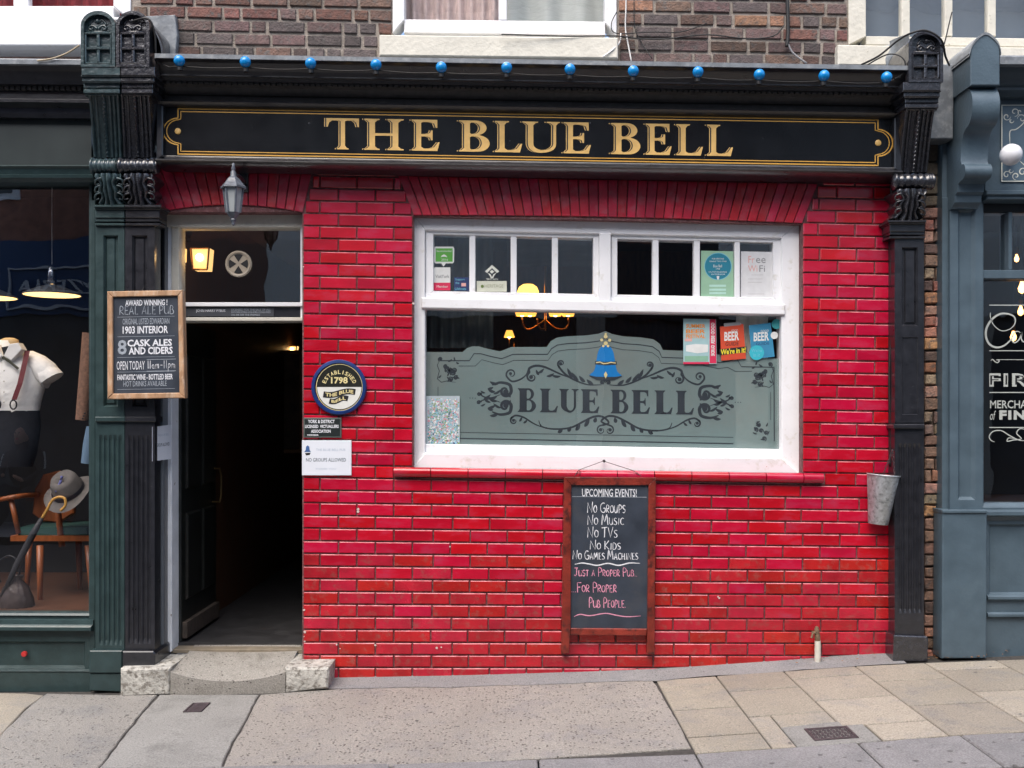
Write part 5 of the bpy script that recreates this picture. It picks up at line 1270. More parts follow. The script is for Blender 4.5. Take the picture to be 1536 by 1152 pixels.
# inside of the blue shop
xa, xb = W(1474, 0, 0).x - .1, W(1720, 0, 0).x + .5
q = MB()
q.add([(xa - .4, 2.4, -.2), (xb, 2.4, -.2), (xb, 2.4, 3.2), (xa - .4, 2.4, 3.2)], [(0, 1, 2, 3)]); q.add([(xa - .4, .12, -.2), (xa - .4, 2.4, -.2), (xa - .4, 2.4, 3.2), (xa - .4, .12, 3.2)], [(0, 1, 2, 3)])
q.add([(xb, .05, -.2), (xb, 2.4, -.2), (xb, 2.4, 3.2), (xb, .05, 3.2)], [(0, 3, 2, 1)]); q.add([(xa - .4, .05, 3.2), (xb, .05, 3.2), (xb, 2.4, 3.2), (xa - .4, 2.4, 3.2)], [(0, 3, 2, 1)])
q.add([(xa - .4, .12, -.2), (xa, .12, -.2), (xa, .12, 3.2), (xa - .4, .12, 3.2)], [(0, 1, 2, 3)])
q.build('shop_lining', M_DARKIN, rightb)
MB().box((xa - .4, .05, .95), (xb, 2.4, 1.0)).build('display_floor', M_WOODIN, rightb)
def bulb(px, py, d, label, s=1):
    t = thing('hanging_bulb', W(px, py, d), label, 'light bulb'); c = W(px, py, d)
    MB().lathe(c, [(.0001, -.05 * s), (.025 * s, -.035 * s), (.032 * s, 0), (.018 * s, .035 * s), (.012 * s, .06 * s)], 14).build('bulb', flat('filament_glow', (1, .6, .3), .5, emis=((1.0, .48, .14), 4)), t, smooth=180)
    MB().lathe((c.x, c.y, c.z + .06 * s), [(.015, 0), (.017, .04), (.006, .06)], 10).build('bulb_cap', M_BRASS, t)
    MB().tube([(c.x, c.y, c.z + .11 * s), (c.x, c.y, 3.15)], .003, 5).build('cord', M_INK, t)
bulb(1533, 432, -1.0, 'bright filament bulb hanging highest by the right edge of the photo', .8)
bulb(1531, 467, -1.3, 'filament bulb just above the word in script on the blue shop window', .65)
bulb(1520, 505, -1.5, 'lowest filament bulb glowing through the script lettering of the blue shop', .7)
bulb(1525, 388, -1.8, 'small amber bulb in the upper lights of the blue shop window', .55)
# lettering on that window
wl_ = thing('window_lettering', W(1500, 560, .004), 'white painted script and block lettering on the blue shop window', 'lettering')
DL = .004
M_WL = flat('white_sign_paint', (.45, .48, .45), .5)
b = MB()
for y, h in ((457, 1.4), (525.5, 1.2), (539, .8), (588, 1.4), (640.5, 1.4)): b.sheet([(1484 + (12 if y == 539 else 0), y), (1720, y), (1720, y + h), (1484 + (12 if y == 539 else 0), y + h)], DL)
b.build('rule_line', M_WL, wl_)
MB().ribbon(cr([(1485.5, 469), (1486, 477), (1491, 488), (1502, 496), (1514, 494), (1522, 486), (1522, 476), (1513, 471), (1500, 471), (1488, 479), (1480, 492), (1479, 505), (1484, 516), (1494, 521), (1505, 519), (1515, 511), (1520, 503)], 6), lambda q: 1.2 + 2.0 * math.sin(math.pi * min(1, max(0, q * 1.3 - .35))), DL).build('script_letter', M_WL, wl_)
MB().ribbon(cr([(1531, 499), (1525, 497), (1519, 503), (1518, 510), (1522, 514), (1528, 510), (1532, 502), (1533, 498), (1532, 508), (1536, 513), (1542, 508)], 5), 1.8, DL + .0003).build('script_letter', M_WL, wl_)
MB().ribbon(cr([(1486, 541), (1489, 539), (1492, 542), (1496, 544), (1499, 541), (1494, 539.5)], 4), 1.4, DL).build('flourish', M_WL, wl_)
letters(wl_, 'FIR', 1484, 560, 1543, 580, DL, M_WL, bold=.035, space=1.15)
letters(wl_, 'FIR', 1485.4, 563, 1541, 577, DL + .0006, M_INK, bold=-.012, space=1.3)
letters(wl_, 'MERCHANTS', 1485, 600.5, 1566, 612.5, DL, M_WL, bold=.01)
letters(wl_, 'of', 1485, 616, 1494, 630, DL, M_WL, shear=.3)
letters(wl_, 'FINE', 1499, 615.5, 1553, 629.5, DL, M_WL, bold=.05, space=1.2)
MB().ribbon(cr([(1492, 663), (1486, 660), (1484, 654), (1490, 647), (1502, 646), (1514, 653), (1528, 660), (1540, 661)], 5), 1.5, DL).build('flourish', M_WL, wl_)
MB().ribbon(cr([(1540, 645), (1530, 643), (1525, 650), (1532, 658), (1520, 660), (1511, 662), (1513, 657), (1522, 658)], 5), 1.5, DL + .0003).build('flourish', M_WL, wl_)
# ================================================================== PUB INTERIOR SEEN THROUGH THE WINDOW
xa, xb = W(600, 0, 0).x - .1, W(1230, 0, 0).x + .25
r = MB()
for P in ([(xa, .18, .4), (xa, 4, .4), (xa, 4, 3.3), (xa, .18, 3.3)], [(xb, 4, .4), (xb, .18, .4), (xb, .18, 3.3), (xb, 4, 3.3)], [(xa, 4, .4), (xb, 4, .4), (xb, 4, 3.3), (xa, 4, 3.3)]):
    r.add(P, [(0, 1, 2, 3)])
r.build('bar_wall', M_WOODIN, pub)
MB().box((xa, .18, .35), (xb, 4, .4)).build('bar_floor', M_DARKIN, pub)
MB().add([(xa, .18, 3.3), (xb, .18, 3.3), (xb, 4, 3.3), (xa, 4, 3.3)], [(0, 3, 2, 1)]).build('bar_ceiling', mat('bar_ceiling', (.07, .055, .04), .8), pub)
r = MB()
for P in ([(600, 310), (1225, 325), (1225, 341), (600, 329)], ): r.prism(P, -.12, -.22, 0)
r.build('lintel', M_INK, pub)
cd_ = thing('chandelier', W(818, 475, -1.9), 'brass chandelier with glowing amber shades inside the pub window', 'chandelier')
D9 = -1.9
MB().lathe(W(792, 439, D9), [(.085, -.02), (.085, .01), (.07, .045), (.04, .065), (.0001, .07)], 20).build('glowing_dome', flat('dome_glow', (1, .6, .15), .5, emis=((1, .56, .10), 1.6)), cd_, smooth=180)
for x in (783, 795, 833, 852):
    c = W(x, 474, D9)
    MB().lathe(c, [(.045, .0), (.055, .03), (.03, .05)], 14, cap=False).build('shade', M_AMB, cd_, smooth=180)
    MB().ball((c.x, c.y, c.z + .012), .018, 8).build('bulb', M_LITW, cd_)
for xs_ in ((783, 790, 800, 818), (852, 846, 832, 818), (806, 812, 818, 818)):
    MB().tube(cr([W(xs_[0], 478, D9), W(xs_[0] + 1, 487, D9), W(xs_[1], 494, D9), W(xs_[2], 492, D9), W(xs_[3], 480, D9)], 5), .008, 6).build('arm', M_BRASS, cd_, smooth=180)
MB().tube([W(818, 496, D9), W(818, 300, D9)], .010, 8).build('stem', M_BRASS, cd_)
def wall_lamp(px, py, d, label, s=1):
    c = W(px, py, d); t = thing('wall_lamp', c, label, 'lamp')
    MB().lathe((c.x, c.y, c.z), [(.055 * s, -.02 * s), (.03 * s, .05 * s)], 14, cap=False).build('lamp_shade', M_AMB, t, smooth=180)
    MB().ball((c.x, c.y, c.z - .005), .024 * s, 8).build('bulb', M_LITW, t)
    MB().tube(cr([(c.x, c.y, c.z - .03), (c.x, c.y, c.z - .10), (c.x + .04, c.y + .06, c.z - .12), (c.x + .04, c.y + .10, c.z - .05)], 4), .008, 6).build('lamp_arm', M_BRASS, t, smooth=180)
wall_lamp(764, 503, -2.6, 'brass wall lamp with a lit amber shade between the chandelier and the left drape', .85)
# drapes inside
def drape(x0, x1, y0, y1, d, m, label, f=5, amp=.018):
    MB().grid(50, 3, lambda u, v: (x0 + u * (x1 - x0), y0 + v * (y1 - y0), d + amp * math.sin(u * f * 6.28)), d).build('curtain', m, smooth=180, label=label, cat='curtain')
drape(626, 740, 330, 522, -.32, mat('grey_net', (.075, .085, .08), .9, .3, 5, stretch=(6, 6, .5)), 'grey green net drape at the left inside the pub window', 7)
drape(1104, 1152, 452, 700, -.17, mat('pale_net', (.62, .62, .55), .9, .1, 5, stretch=(6, 6, .5)), 'pale net curtain at the right inside the pub window', 2, .008)
drape(760, 892, 345, 400, -.9, mat('brown_drape', (.10, .08, .06), .9, .3, 5, stretch=(1, 1, 8)), 'brown pelmet cloth behind the third and fourth top lights', 3)
# framed picture deep in the doorway passage
pf = thing('picture_frame', W(428, 600, -3.3), 'dim brown framed notice inside the dark doorway passage', 'picture')
for q in ((405, 525, 411, 680), (449, 525, 456, 680), (411, 525, 449, 531), (411, 674, 449, 680)): MB().rect(*q, -3.3, -3.34, .004).build('frame', mat('frame_brown', (.22, .10, .035), .4, .3, 5), pf)
MB().rect(411, 531, 449, 674, -3.32, -3.34, 0).build('print', mat('dim_print', (.06, .035, .02), .4, .5, 9), pf)

# ================================================================== WALL LANTERN
ln = thing('wall_lantern', W(350, 300, .28), 'grey hexagonal coach lantern hanging over the pub doorway', 'lantern')
c = W(350, 300, .28); K = (DC - .28) / DC / PPM
lc = lambda x, y: (x * K, (300 - y) * K)
M_LAN = mat('lantern_pewter', (.10, .115, .14), .4, .3, 30, .3, 60, spec=.6)
pf_ = lambda rows: [(lc(x, 0)[0], (300 - y) * K) for x, y in rows]
MB().lathe(c, pf_([(.1, 244), (2.4, 246), (2.0, 249), (3.4, 253), (2.2, 256), (4, 258), (4.4, 264), (6, 266)]), 12, cap=False).build('finial', M_LAN, ln, smooth=60)
MB().lathe(c, pf_([(5, 265), (9, 268), (13, 274), (19, 280), (19.5, 283), (15, 283)]), 6, cap=False).build('hood', M_LAN, ln)
MB().lathe(c, pf_([(10.5, 319), (8, 323), (3.8, 328), (4.6, 330), (2.8, 334), (2.5, 337), (.1, 339)]), 6, cap=False).build('lower_finial', M_LAN, ln)
for k in range(6):
    a0, a1 = R(60 * k), R(60 * k + 60)
    q = [((14.2 * K) * math.cos(a), (14.2 * K) * math.sin(a), (300 - 283) * K) for a in (a0, a1)] + [((10 * K) * math.cos(a), (10 * K) * math.sin(a), (300 - 319) * K) for a in (a1, a0)]
    MB().add([Vector(c) + Vector(p) for p in q], [(0, 1, 2, 3)]).build('glass_panel', flat('clouded_glass', (.36, .39, .40), .15, spec=.8), ln)
    MB().tube([Vector(c) + Vector(((14.8 * K) * math.cos(a0), (14.8 * K) * math.sin(a0), 17 * K)), Vector(c) + Vector(((10.4 * K) * math.cos(a0), (10.4 * K) * math.sin(a0), -19 * K))], .0065, 6).build('glazing_rib', M_LAN, ln)
MB().tube(cr([W(350, 262, .28), W(358, 264, .24), W(364, 270, .12), W(366, 275, .01)], 4), .011, 8).build('bracket_arm', M_BLACK, ln, smooth=180)
MB().rect(359, 258, 372, 288, .02, 0, .004).build('back_plate', M_BLACK, ln)

# ================================================================== CHALKBOARDS
def rot(pts, cx, cy_, a):
    c, s = math.cos(a), math.sin(a); return [(cx + (x - cx) * c - (y - cy_) * s, cy_ + (x - cx) * s + (y - cy_) * c) for x, y in pts]
lb = thing('chalkboard', W(219, 517, .16), 'small chalkboard in pale oak frame listing cask ales and opening hours', 'chalkboard')
o = [(160.5, 437), (273.5, 435), (277, 597), (161, 599)]; i_ = [(168.5, 445.5), (266.5, 443.5), (269, 589), (169, 590.5)]
for a in range(4):
    b = (a + 1) % 4; MB().prism([o[a], o[b], i_[b], i_[a]], .185, .13, .004).build('frame', M_OAK, lb)
MB().prism(i_, .17, .14, 0).build('slate', M_SLATE, lb)
DB = .1708; sl = -.018
MB().tube([W(212, 437, .16), W(219, 427, .14), W(226, 437, .16)], .002, 5).build('hanging_wire', M_INK, lb)
letters(lb, 'AWARD WINNING !', 188, 450, 251, 459, DB, M_CHALK, sl, .02)
chalk(lb, 'REAL ALE PUB', 179, 460, 262, 472, DB, M_CHALKG, 1.0, sl, .95)
letters(lb, 'ORIGINAL LISTED EDWARDIAN', 184, 478, 254, 487, DB, M_CHALKG, sl)
letters(lb, '1903 INTERIOR', 184, 489.5, 252, 501, DB, M_CHALK, sl, .02)
letters(lb, '8', 176.5, 510, 190, 532, DB, M_CHALKG, sl, .02)
letters(lb, 'CASK ALES', 191, 509.5, 258, 520, DB, M_CHALK, sl, .03)
letters(lb, 'AND CIDERS', 193, 521, 259, 532, DB, M_CHALK, sl, .03)
letters(lb, 'OPEN TODAY', 175, 542, 217, 555, DB, M_CHALK, sl)
chalk(lb, '11am-11pm', 221, 541, 264, 553, DB, M_CHALK, .9, sl, .9, 'opening_hours')
letters(lb, 'FANTASTIC WINE - BOTTLED BEER', 176, 562, 259, 570.5, DB, M_CHALK, sl, .02)
letters(lb, 'HOT DRINKS AVAILABLE', 185, 572, 250, 580, DB, M_CHALKG, sl)
b = MB()
for y in (475.5, 505, 536, 558, 584): b.sheet([(176, y), (262, y - 1.5), (262, y - 1.1), (176, y + .5)], DB)
for y in (539, 556.5): b.sheet([(220, y), (264, y - .8), (264, y - .1), (220, y + .7)], DB + .0003)
b.build('chalk_line', M_CHALKG, lb)

cb = thing('chalkboard', W(912, 845, .03), 'tall mahogany framed chalkboard of UPCOMING EVENTS under the pub window', 'chalkboard')
cb['label'] = 'tall red brown framed chalkboard of UPCOMING EVENTS hanging under the pub window'
def cbq(name, P, df, db, m=M_MAHOG, b=.003): return MB().prism(P, df, db, b).build(name, m, cb)
cbq('stile', [(846, 715.5), (857, 728), (856, 943), (853, 980), (842, 981)], .045, .008)
cbq('stile', [(984, 716.5), (982, 982), (970.5, 981), (971, 943), (973, 728)], .045, .008)
cbq('top_rail', [(846, 715.5), (984, 716.5), (973, 728), (857, 728)], .045, .008)
cbq('bottom_rail', [(856, 942.5), (970.5, 943.5), (970, 953.5), (855.5, 953)], .044, .008)
cbq('slate', [(857, 727.5), (973, 727.5), (971, 943.5), (856, 943)], .030, .012, M_SLATE, 0)
DB = .0308; s_ = .004
letters(cb, 'UPCOMING EVENTS!', 873, 733, 955, 745, DB, M_CHALK, s_, .01)
for t, x0, x1, y0, y1, m in (('No Groups', 881, 939, 754, 769, M_CHALK), ('No Music', 881, 937, 773, 787, M_CHALK), ('No TVs', 881, 927, 791, 806, M_CHALK), ('No Kids', 885, 932, 811, 824, M_CHALK), ('No Games Machines', 859, 958, 826, 839, M_CHALK),
                          ('Just a Proper Pub..', 861, 957, 852, 864, M_CHALKP), ('...For Proper', 857, 926, 874, 888, M_CHALKP), ('Pub People.', 883, 940, 897, 911, M_CHALKP)):
    chalk(cb, t, x0, y0, x1, y1, DB, m, 1.25, s_, .74)
MB().ribbon(cr([(862, 846.5), (873, 844.5), (884, 846), (896, 848), (912, 845), (928, 848), (944, 844.5), (960, 845)], 5), 1.8, DB).build('chalk_wave', M_CHALK, cb)
MB().ribbon(cr([(861, 925), (870, 921.5), (885, 923.5), (908, 920), (925, 923), (940, 925), (961, 924)], 5), 1.5, DB).build('chalk_wave', M_CHALKP, cb)
MB().sheet([(858, 744.5), (970, 745.5), (970, 746.2), (858, 745.2)], DB).build('chalk_line', M_CHALKG, cb)
MB().tube([W(862, 714, .04), W(868, 705, .046), W(905, 691.5, .02), W(950, 706, .046), W(962, 714, .04)], .0022, 6).build('hanging_wire', flat('steel_wire', (.15, .15, .16), .4, metal=.8), cb)
MB().lathe(W(905, 691, -.03), [(.006, 0), (.006, .05), (.009, .052), (.0001, .056)], 8, 'y').build('nail', M_IRON, cb)

# ================================================================== PLAQUES AND NOTICES BY THE DOOR
pq = thing('round_plaque', W(509, 581, .02), 'round blue rimmed plaque reading ESTABLISHED 1798 THE BLUE BELL', 'plaque')
c = W(509, 581, 0); K0 = 1 / PPM
MB().lathe(c, [(.164, 0), (.166, .016), (.160, .024), (.146, .026), (.142, .020)], 48, 'y', False).build('blue_rim', mat('plaque_blue', (.008, .035, .16), .35, .2, 9), pq, smooth=40)
def disc(x, y, r, d, m, name, a0=0, a1=360, par=pq):
    P = arc(x, y, r, r, a0, a1, 36)
    if a1 - a0 >= 360: P = P[:-1]
    return MB().sheet(P, d).build(name, m, par)
disc(509, 581, 35.2, .0205, M_YEL, 'gold_ring'); disc(509, 581, 34.2, .0212, M_INK, 'ground'); disc(509, 580.6, 33.2, .0218, flat('plaque_black', (.018, .02, .016), .3), 'ground', 180, 360)
disc(509, 580.6, 33.2, .0218, flat('plaque_white', (.70, .71, .66), .35), 'ground', 0, 180)
for k, ch in enumerate('ESTABLISHED'):
    a = R(-90 + (k - 5) * 13.2); x = 509 + 24.5 * math.cos(a); y = 581 + 24.5 * math.sin(a) + 1.5; g_ = textgeo(ch, .02)
    wd = 4.2 if ch != 'I' else 1.4; th = a + math.pi / 2
    f = lambda u, v: (x + (u - .5) * wd * math.cos(th) + (v - .5) * 6 * math.sin(th), y + (u - .5) * wd * math.sin(th) - (v - .5) * 6 * math.cos(th))
    put(MB(), g_, f, .0226).build('letter', M_YEL, pq)
letters(pq, '1798', 496.5, 565.5, 521.5, 575.5, .0226, M_YEL, 0, .03)
wavef = lambda u: 3.2 * math.cos(u * math.pi) * 1.0
def ban(x0, x1, y0, h, amp, par, txt):
    up_ = [(x0 + (x1 - x0) * t / 12, y0 - amp * t / 12 - 1.8 * math.sin(math.pi * 2 * t / 12) * -1) for t in range(13)]
    MB().ribbon([(x, y + h / 2) for x, y in up_], h, .0226, False).build('banner', M_INK, par)
    f = lambda u, v: (x0 + 3 + (x1 - x0 - 6) * u, y0 - amp * u + 1.8 * math.sin(math.pi * 2 * u) + h - 1.8 - (h - 3.6) * v)
    put(MB(), textgeo(txt, .03), f, .0234).build('lettering', M_YEL, par)
ban(485, 533, 587, 9, 3.5, pq, 'THE BLUE'); ban(494, 522, 597.5, 8, 3.5, pq, 'BELL')
bp_ = thing('black_plaque', W(483, 641, .01), 'small black plaque of the licensed victuallers association under the round one', 'plaque')
MB().rect(455, 626.5, 512, 656.5, .012, 0, .003).build('plate', flat('plaque_edge', (.10, .12, .11), .4), bp_); MB().rect(457, 628.5, 510, 654.5, .0135, 0, .001).build('plate_field', flat('plaque_field', (.016, .022, .022), .35), bp_)
for t, x0, y0, x1, y1 in (('YORK & DISTRICT', 462, 629.6, 502, 634.8), ('LICENSED  VICTUALLERS', 457.5, 637.2, 508, 642), ('ASSOCIATION', 466.5, 644.4, 496, 649.2), ('MEMBER', 461, 651.5, 478, 653.6)):
    letters(bp_, t, x0, y0, x1, y1, .0142, M_CHALK, 0, .03)
nb_ = thing('notice', W(490, 687, .01), 'white notice reading NO GROUPS ALLOWED on the red bricks', 'notice')
MB().rect(453, 660.5, 527, 713, .011, 0, .001).build('card', M_PAPER, nb_)
letters(nb_, 'NO GROUPS ALLOWED', 459, 687, 519, 692.5, .0115, flat('grey_ink', (.12, .15, .18), .6), 0, .012)
letters(nb_, 'THE BLUE BELL PUB', 474, 673, 518, 676.4, .0115, flat('pale_ink', (.42, .5, .6), .6)); letters(nb_, 'THANK YOU', 473, 702, 504, 704.5, .0115, MATS['pale_ink'])
def belli(par, x, y, s, d, m):
    MB().sheet([(x - 5 * s, y + 4 * s), (x - 3 * s, y + 1 * s), (x - 2.4 * s, y - 4 * s), (x, y - 6 * s), (x + 2.4 * s, y - 4 * s), (x + 3 * s, y + 1 * s), (x + 5 * s, y + 4 * s)], d).build('bell_emblem', m, par)
    MB().sheet([(x - 4 * s, y + 5.4 * s), (x + 4.5 * s, y + 5 * s), (x + 3 * s, y + 8.5 * s), (x - 2.5 * s, y + 9 * s)], d).build('bell_ribbon', M_INK, par)
belli(nb_, 461.5, 674, 1.0, .0115, flat('emblem_blue', (.05, .12, .3), .5))
n2 = thing('notice', W(242, 664, 0), 'white notice with a bell emblem fixed on the frame left of the door', 'notice')
n2_ = lambda u, v: (228 + 28.5 * u, 692 - 3.5 * u - 51.5 * v)
n2d = lambda u: .108 - .19 * u
MB().add([W(*n2_(u, v), n2d(u)) for u, v in ((0, 0), (1, 0), (1, 1), (0, 1))] + [W(*n2_(u, v), n2d(u) - .004) for u, v in ((0, 0), (1, 0), (1, 1), (0, 1))], [(0, 1, 2, 3), (7, 6, 5, 4), (0, 4, 5, 1), (3, 2, 6, 7)]).build('card', M_PAPER, n2)
def n2put(geo, u0, v0, u1, v1, m, nm='lettering'):
    MB().add([W(*n2_(u0 + (u1 - u0) * u, v0 + (v1 - v0) * v), n2d(u0 + (u1 - u0) * u) + .002) for u, v in geo[0]], geo[1]).build(nm, m, n2)
n2put(textgeo('NO GROUPS ALLOWED', .012), .12, .40, .92, .50, MATS['grey_ink']); n2put(textgeo('THE BLUE BELL'), .30, .70, .90, .76, MATS['pale_ink'])
n2put(([(0, .25), (.2, .45), (.3, .85), (.5, 1), (.7, .85), (.8, .45), (1, .25)], [tuple(range(7))]), .04, .66, .26, .86, MATS['emblem_blue'], 'bell_emblem')

# ================================================================== FESTOON BULBS
PB = [(269, 91), (368, 93), (466, 95), (564, 97), (662, 101), (760, 101.5), (855, 104), (950, 106.5), (1047, 108), (1139, 112), (1236, 113.5), (1330, 116)]
fest = thing('festoon_cable', W(800, 110, .36), 'thin black festoon cable strung along the cornice above the sign', 'cable')
pts = []
for (a, b), (c_, e) in zip(PB, PB[1:]):
    for k in range(6): t = k / 6; pts.append(W(a + (c_ - a) * t, b + 8 + (e - b) * t + 2.2 * math.sin(math.pi * t), .365))
pts.append(W(1330, 124, .365)); MB().tube([W(232, 84, .3), W(240, 94, .35), W(254, 101, .365)] + pts + [W(1350, 116, .36), W(1356, 104, .36)], .0035, 6).build('cable', M_CABLE, fest, smooth=180)
names = ['bulb nearest the left console', 'second blue bulb from the left, left of the sign lettering', 'third blue bulb from the left, over the start of the sign', 'fourth blue bulb from the left, over the letter H', 'fifth blue bulb from the left, between THE and BLUE', 'sixth blue bulb from the left, over BLUE', 'seventh blue bulb from the left, over the E of BLUE', 'eighth blue bulb from the left, over BELL', 'fourth blue bulb from the right, over the last letters', 'third blue bulb from the right, just past the lettering', 'second blue bulb from the right', 'blue bulb nearest the right console']
names[0] = 'blue festoon bulb nearest the left console'
bproto = None
for (x, y), nm in zip(PB, names):
    c = W(x, y, .395)
    if bproto is None:
        bproto = thing('festoon_bulb', c, nm, 'light bulb', 'blue festoon bulbs along the cornice')
        g1 = MB().ball(c, .031, 12).build('bulb_glass', M_BULB, bproto, smooth=180)
        g2 = MB().lathe(c, [(.012, .0), (.015, .0), (.017, .035), (.008, .05)], 10).build('bulb_holder', M_CABLE, bproto, smooth=60)
        g2.rotation_euler = (0, 0, 0)
        # holder points down-back to the cable
        for v in g2.data.vertices: v.co.z = -.050 + v.co.z * .9 if False else v.co.z
        g2.location = g2.location + Vector((0, .012, -.052))
    else:
        r_ = bproto.copy(); COL.objects.link(r_); r_.location = c; r_['label'] = nm
        for ch_ in (g1, g2): k_ = ch_.copy(); COL.objects.link(k_); k_.parent = r_

# ================================================================== CABLES ON THE UPPER WALL
def cab(pts, r_, m, label, closed=False):
    P = [W(*p) for p in pts]; MB().tube(cr(P, 5), r_, 6).build('cable', m, smooth=180, label=label, cat='cable')
cab([(936, -60, .0), (939, 0, .0), (938, 40, .0), (941, 60, .01), (947, 92, .03)], .0045, M_CABLEW, 'white cable running straight down the brick wall right of the middle window')
cab([(931, 50, .01), (930, 62, .02), (922, 72, .05), (904, 86, .06)], .0045, M_CABLEW, 'short white cable curling over the right end of the middle sill')
cab([(752, 51.5, .09), (850, 54, .06), (925, 54, .03), (960, 58, .02), (1000, 58, .02), (1060, 52, .02), (1120, 58, .02), (1160, 54, .02), (1176, 38, .02)], .004, M_CABLE, 'thin black cable sagging across the brick to the right of the middle window')
cab([(1178, -60, .02), (1181, 0, .02), (1182, 50, .02), (1180, 70, .02)], .011, M_CABLE, 'thick black cable running down the brick wall left of the right window')
cab([(1182, 66, .02), (1190, 80, .03), (1210, 95, .06)], .006, flat('grey_cable', (.2, .2, .21), .5), 'grey cable end bending from the thick black cable to the cornice')
cab([(925, 18, .01), (917, 36, .01), (925, 50, .01), (975, 48, .01), (1020, 48, .01), (1060, 35, .01)], .003, M_CABLE, 'thin looping wire on the brick between the middle and right windows')
cab([(951, 0, .0), (952, 40, .0), (960, 60, .0), (978, 88, .03)], .003, M_CABLE, 'thin dark wire beside the straight white cable')
cab([(1292, 97, .10), (1318, 84, .25), (1345, 62, .3), (1366, 50, .42), (1390, 46, .42), (1412, 60, .42), (1418, 84, .36), (1424, 98, .2)], .006, M_CABLE, 'black cable looping over the right hand console of the pub')
cab([(1300, 98, .10), (1330, 82, .3), (1350, 84, .36), (1358, 96, .37), (1352, 112, .36), (1342, 118, .37)], .004, M_CABLE, 'small black cable loop at the last blue bulb')
cab([(1410, 86, .2), (1418, 60, .2), (1424, 34, .2), (1428, 18, .2)], .004, M_CABLE, 'thin wire rising behind the right console in front of the window')
cab([(56, 91, .36), (78, 88, .36), (100, 80, .36), (119, 68, .36)], .005, flat('tan_cable', (.40, .33, .22), .6), 'tan cable rising to the green console at upper left')
cab([(198, 32, .38), (222, 28, .40), (232, 50, .38), (234, 80, .36), (238, 110, .32), (236, 140, .25)], .006, M_CABLE, 'black cable dropping beside the upper left console')
cab([(1337, 260, .03), (1339, 330, .03), (1336, 400, .03), (1338, 470, .03), (1334, 560, .03), (1336, 650, .03), (1335, 700, .03)], .007, M_CABLE, 'black cable running down beside the right pub pilaster')

# ================================================================== BUCKET, PIPE
bk_ = thing('bucket', W(1333, 750, .10), 'galvanised half bucket hanging on a chain from the right pilaster', 'bucket')
c0 = W(1333, 714, .06)
mb = MB(); vs = []; n = 24
for (xl, yl, xr, yr, dep) in ((1310, 712, 1357, 716, .13), (1310.5, 713.5, 1356.6, 717.5, .128), (1311.5, 786, 1341, 789, .08), (1312, 787.5, 1340.5, 790, .075)):
    A_, B_ = W(xl, yl, .13), W(xr, yr, .13)
    for k in range(n + 1):
        t = math.pi * k / n; u = .5 - .5 * math.cos(t)
        vs.append((A_.x + (B_.x - A_.x) * u, -.025 - dep * math.sin(t), A_.z + (B_.z - A_.z) * u))
m_ = n + 1
fs = [(i * m_ + k, (i + 1) * m_ + k, (i + 1) * m_ + k + 1, i * m_ + k + 1) for i in range(3) for k in range(n)] + [tuple(3 * m_ + k for k in range(m_))]
mb.add(vs, fs); mb.build('bucket_body', M_ZINC, bk_, smooth=50)
MB().tube([Vector(vs[k]) for k in range(m_)], .005, 6).build('rim', M_ZINC, bk_, smooth=180)
MB().add([Vector(vs[0]), Vector(vs[n]), Vector(vs[3 * m_ + n]), Vector(vs[3 * m_])], [(0, 1, 2, 3)]).build('back_plate', M_ZINC, bk_)
def chain(a, b, n_):
    A_, B_ = Vector(a), Vector(b)
    for i in range(n_):
        p = A_ + (B_ - A_) * ((i + .5) / n_); q = (B_ - A_).length / n_ * .62
        d_ = (B_ - A_).normalized(); s_ = Vector((1, 0, 0)) if i % 2 else Vector((0, 1, 0))
        MB().tube([p + d_ * q * math.cos(t) + s_ * .0055 * math.sin(t) for t in [j * math.pi / 5 for j in range(11)]], .0018, 5, False).build('chain_link', M_IRON, bk_)
chain(W(1339, 676, .12), W(1342, 714, .13), 9)
chain(W(1339, 676, .12), W(1325, 711, .10), 8)
MB().tube([W(1338, 674, .0), W(1339, 676, .13)], .005, 6).build('hook', M_IRON, bk_)
pi_ = thing('pipe_stub', W(1226, 992, .05), 'white stub pipe with corroded tap at the foot of the red wall', 'pipe')
MB().tube([W(1226.5, 998, .05), W(1226.5, 961, .05)], .018, 12, rs=[.0185, .0175]).build('pipe', M_STEPW if False else M_CREAM, pi_, smooth=60)
MB().tube([W(1226.5, 963, .05), W(1226, 954, .05), W(1225, 944, .05), W(1225.5, 940, .05)], .015, 10, rs=[.016, .018, .014, .010]).build('tap_body', M_RUST, pi_, smooth=60)
MB().tube([W(1225, 950, .05), W(1219, 948, .07), W(1218, 957, .075)], .009, 8).build('tap_spout', M_RUST, pi_, smooth=60)

# ================================================================== STICKERS AND POSTERS ON THE GLASS
DS = -.1235
def card(name, label, cat, pts, m, d=DS):
    t = thing(name, W(sum(p[0] for p in pts) / len(pts), sum(p[1] for p in pts) / len(pts), d), label, cat)
    MB().prism(pts, d, d - .001, 0).build('card', m, t); return t
def rc(x0, y0, x1, y1): return [(x0, y0), (x1, y0), (x1, y1), (x0, y1)]
M_GRN = flat('sticker_green', (.09, .36, .05), .5); M_PW = flat('print_white', (.68, .70, .68), .6); M_PR = flat('print_red', (.60, .02, .08), .6); M_NV = flat('print_navy', (.015, .035, .12), .6)
M_TEAL = flat('print_teal', (.01, .19, .28), .6); M_PG = flat('print_green', (.28, .48, .33), .6); M_OR = flat('print_orange', (.75, .25, .02), .6); M_YL = flat('print_yellow', (.75, .62, .03), .6); M_LB = flat('print_sky', (.16, .48, .60), .6); M_PK = flat('print_pink', (.68, .36, .33), .6); M_GY = flat('print_grey', (.25, .26, .27), .6); M_RDO = flat('print_brick', (.55, .06, .02), .6)
